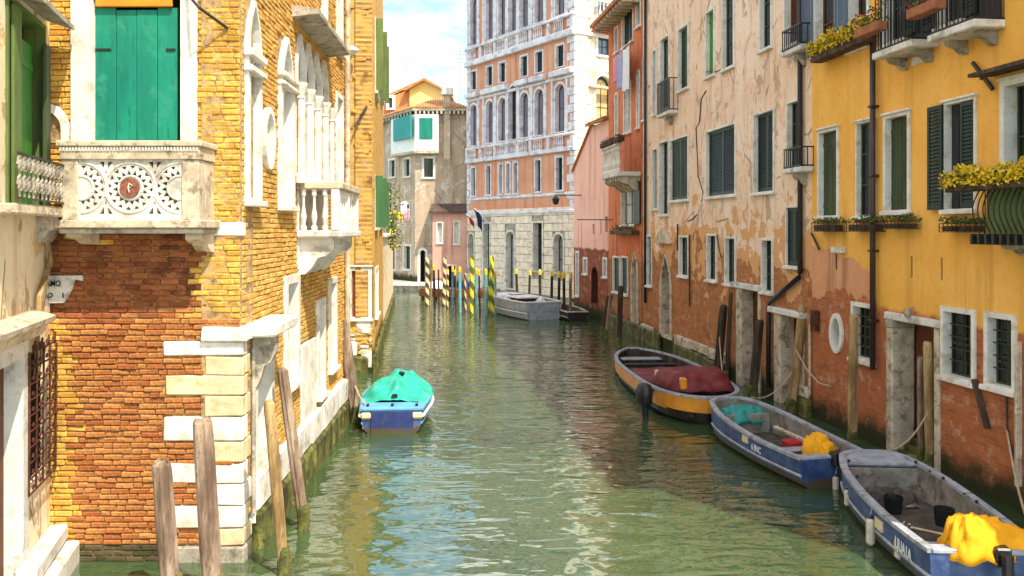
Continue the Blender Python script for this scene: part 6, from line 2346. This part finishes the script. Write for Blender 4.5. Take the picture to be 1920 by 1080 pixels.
# jetty behind the poles
fj = At(gx(862, 53), 53, 0, -.35)
jt = thing('jetty', 'dark timber jetty behind the striped poles', 'jetty', fj)
for k in range(12):
    MB().cbox(-2.4 + k * .4, -2.4 + k * .4 + .38, -.8, .9, .62, .68, .01, .006).obj('deck_plank', M['wooddoor'], jt, fj)
for k in range(6):
    MB().cbox(-2.3 + k * .88, -2.12 + k * .88, -.75, -.6, -1, .619, .02).obj('pile', M['wooddark'], jt, fj)
MB().cbox(-2.4, 2.4, -.84, -.78, .2, .60, .01).obj('fascia_board', M['wooddoor'], jt, fj)
for k, (x_, lab) in enumerate(((-1.6, 'dark covered bundle at the left end of the jetty'), (.4, 'blue covered bundle in the middle of the jetty'))):
    cover('covered_bundle', lab, fj, x_, 0, .69, .55, .45, .5, 'flag_blue' if k else 'cloth_white', 30 + k, .1, 4, 'bundle')

# flags over the palace door
for i, (px, py, mt, lab, dx) in enumerate(((915, 418, 'flag_blue', 'dark blue flag hanging from a slanted pole on the palace', .0), (900, 428, 'flag_red', 'small red flag on a slanted pole left of the blue one', .0))):
    s_ = WF.s(px)
    z0 = WF.z(px, py)
    th = thing('flag', lab, 'flag', WF, 'palace flags')
    tip = (s_ - .15, -1.0, z0 + 1.0)
    MB().tube([(s_, 0, z0), tip], .035, 6).obj('flagpole', M['white'], th, WF)
    vs = []
    n, m = 8, 8
    for a in range(n + 1):
        for b in range(m + 1):
            u, v = a / n, b / m
            base = Vector((s_, 0, z0)).lerp(Vector(tip), .5 + .5 * u)
            vs.append((base.x + .05 * math.sin(6 * v + 4 * u), base.y * (1 - .25 * v), base.z - (1.2 if i == 0 else .6) * v))
    MB().add(vs, [(a * (m + 1) + b, a * (m + 1) + b + 1, (a + 1) * (m + 1) + b + 1, (a + 1) * (m + 1) + b) for a in range(n) for b in range(m)]).obj('flag_cloth', M[mt], th, WF, smooth=True)

# planting and cloths on the low wall at left
sp_ = Wg.s(728)
for i, (px, py, h_, w_, lab) in enumerate(((728, 440, 2.4, .8, 'tall climbing plant with yellow flowers on the low canal wall'), (733, 452, 1.2, .6, 'short yellow flowering plant at the end of the low canal wall'))):
    s_ = Wg.s(px)
    th = thing('climbing_plant', lab, 'plant', Wg, 'plants on the low wall')
    MB().tube([(s_, -.1, 3.4), (s_ + .05, -.15, 4.4), (s_ - .04, -.1, 4.2 + h_)], .03, 5).obj('stem', M['wooddark'], th, Wg)
    fn = lambda s_=s_, h_=h_, w_=w_: (s_ + RND.gauss(0, w_), -.15 + RND.gauss(0, .25), 3.3 + (h_ + .9) * RND.random())
    MB().leaves(fn, 380, .075).obj('foliage', M['leaf'], th, Wg, fix=False)['kind'] = 'stuff'
    MB().leaves(fn, 110, .06).obj('blossom', M['petal'], th, Wg, fix=False)['kind'] = 'stuff'
YQ = 56.0
for i, (px, t_, b_, mt, lab) in enumerate(((749, 398, 412, 'petal', 'yellow cloth hanging in front of the brown corner house'), (757, 378, 402, 'cloth_white', 'white cloth hanging above the yellow one far down the canal'),
                                           (762, 392, 412, 'cloth_pink', 'bright pink cloth hanging in front of the brown corner house'))):
    z0, z1 = gz(b_, YQ), gz(t_, YQ)
    X = gx(px, YQ)
    m2 = MB()
    vs = []
    for a in range(9):
        for b in range(7):
            vs.append((-.22 + .055 * a, .05 * math.sin(a * 1.3 + i) * (b / 6 + .3), z1 + (z0 - z1) * b / 6 - .03 * math.sin(a * .8)))
    m2.add(vs, [(a * 7 + b, a * 7 + b + 1, (a + 1) * 7 + b + 1, (a + 1) * 7 + b) for a in range(8) for b in range(6)])
    o = m2.obj('hanging_cloth', M[mt], None, At(X, YQ), smooth=True)
    o.modifiers.new('t', 'SOLIDIFY').thickness = .01
    tag(o, lab, 'cloth', 'cloths far down the canal')
o = MB().tube([(gx(736, YQ) - 1.2, YQ, gz(380, YQ)), (gx(766, YQ) + .4, YQ, gz(376, YQ)), (gx(775, 64), 64, gz(372, 64))], .015, 5).obj('clothes_line', M['rope'])
tag(o, 'clothes line stretched before the brown corner house', 'clothes line')
# slack mooring rope by the leaning post
o = MB().tube([(gx(1492, 19.6), 19.6, gz(655, 19.6)), (gx(1512, 19.3), 19.3, gz(692, 19.3)), (gx(1535, 18.6), 18.6, gz(718, 18.6)), (gx(1556, 18.0), 18.0, gz(724, 18.0))], .018, 6).obj('mooring_rope', M['rope'])
tag(o, 'slack pale mooring rope running from the leaning post to the red brick wall', 'rope')


def mooring(p, q, sag, label):
    p, q = Vector(p), Vector(q)
    pts = []
    for k in range(11):
        u = k / 10
        v = p.lerp(q, u)
        v.z -= sag * 4 * u * (1 - u)
        pts.append(v)
    tag(MB().tube(pts, .016, 6).obj('mooring_rope', M['rope']), label, 'rope', 'mooring ropes')


def wp(fr, x, y, z):
    return fr.M @ Vector((x, y, z))


mooring(wp(fA, .25, fA.L - .1, .70), (gx(1742, 15.2), 15.2, 1.1), .18, 'rope from the bow of the nearest blue boat to the pale post')
mooring(wp(fB, .45, fB.L - .25, .74), (gx(1484, 20.2), 20.1, 1.0), .22, 'rope from the second blue boat to the leaning post under the drainpipe')
mooring(wp(fC, -.8, fC.L * .8, .62), (gx(1347, 24.8), 24.7, 1.3), .2, 'rope from the orange boat to the thick black post')
mooring(wp(fD, -.6, .3, .56), (gx(664, 19.4), 19.3, .9), .06, 'rope from the tarpaulin covered dinghy to the tall grey brown post')
mooring(wp(fA, .7, .3, .60), wp(WY, WY.s(1890), -.02, 1.2), .25, 'slack rope from the stern of the nearest boat to the brick wall')
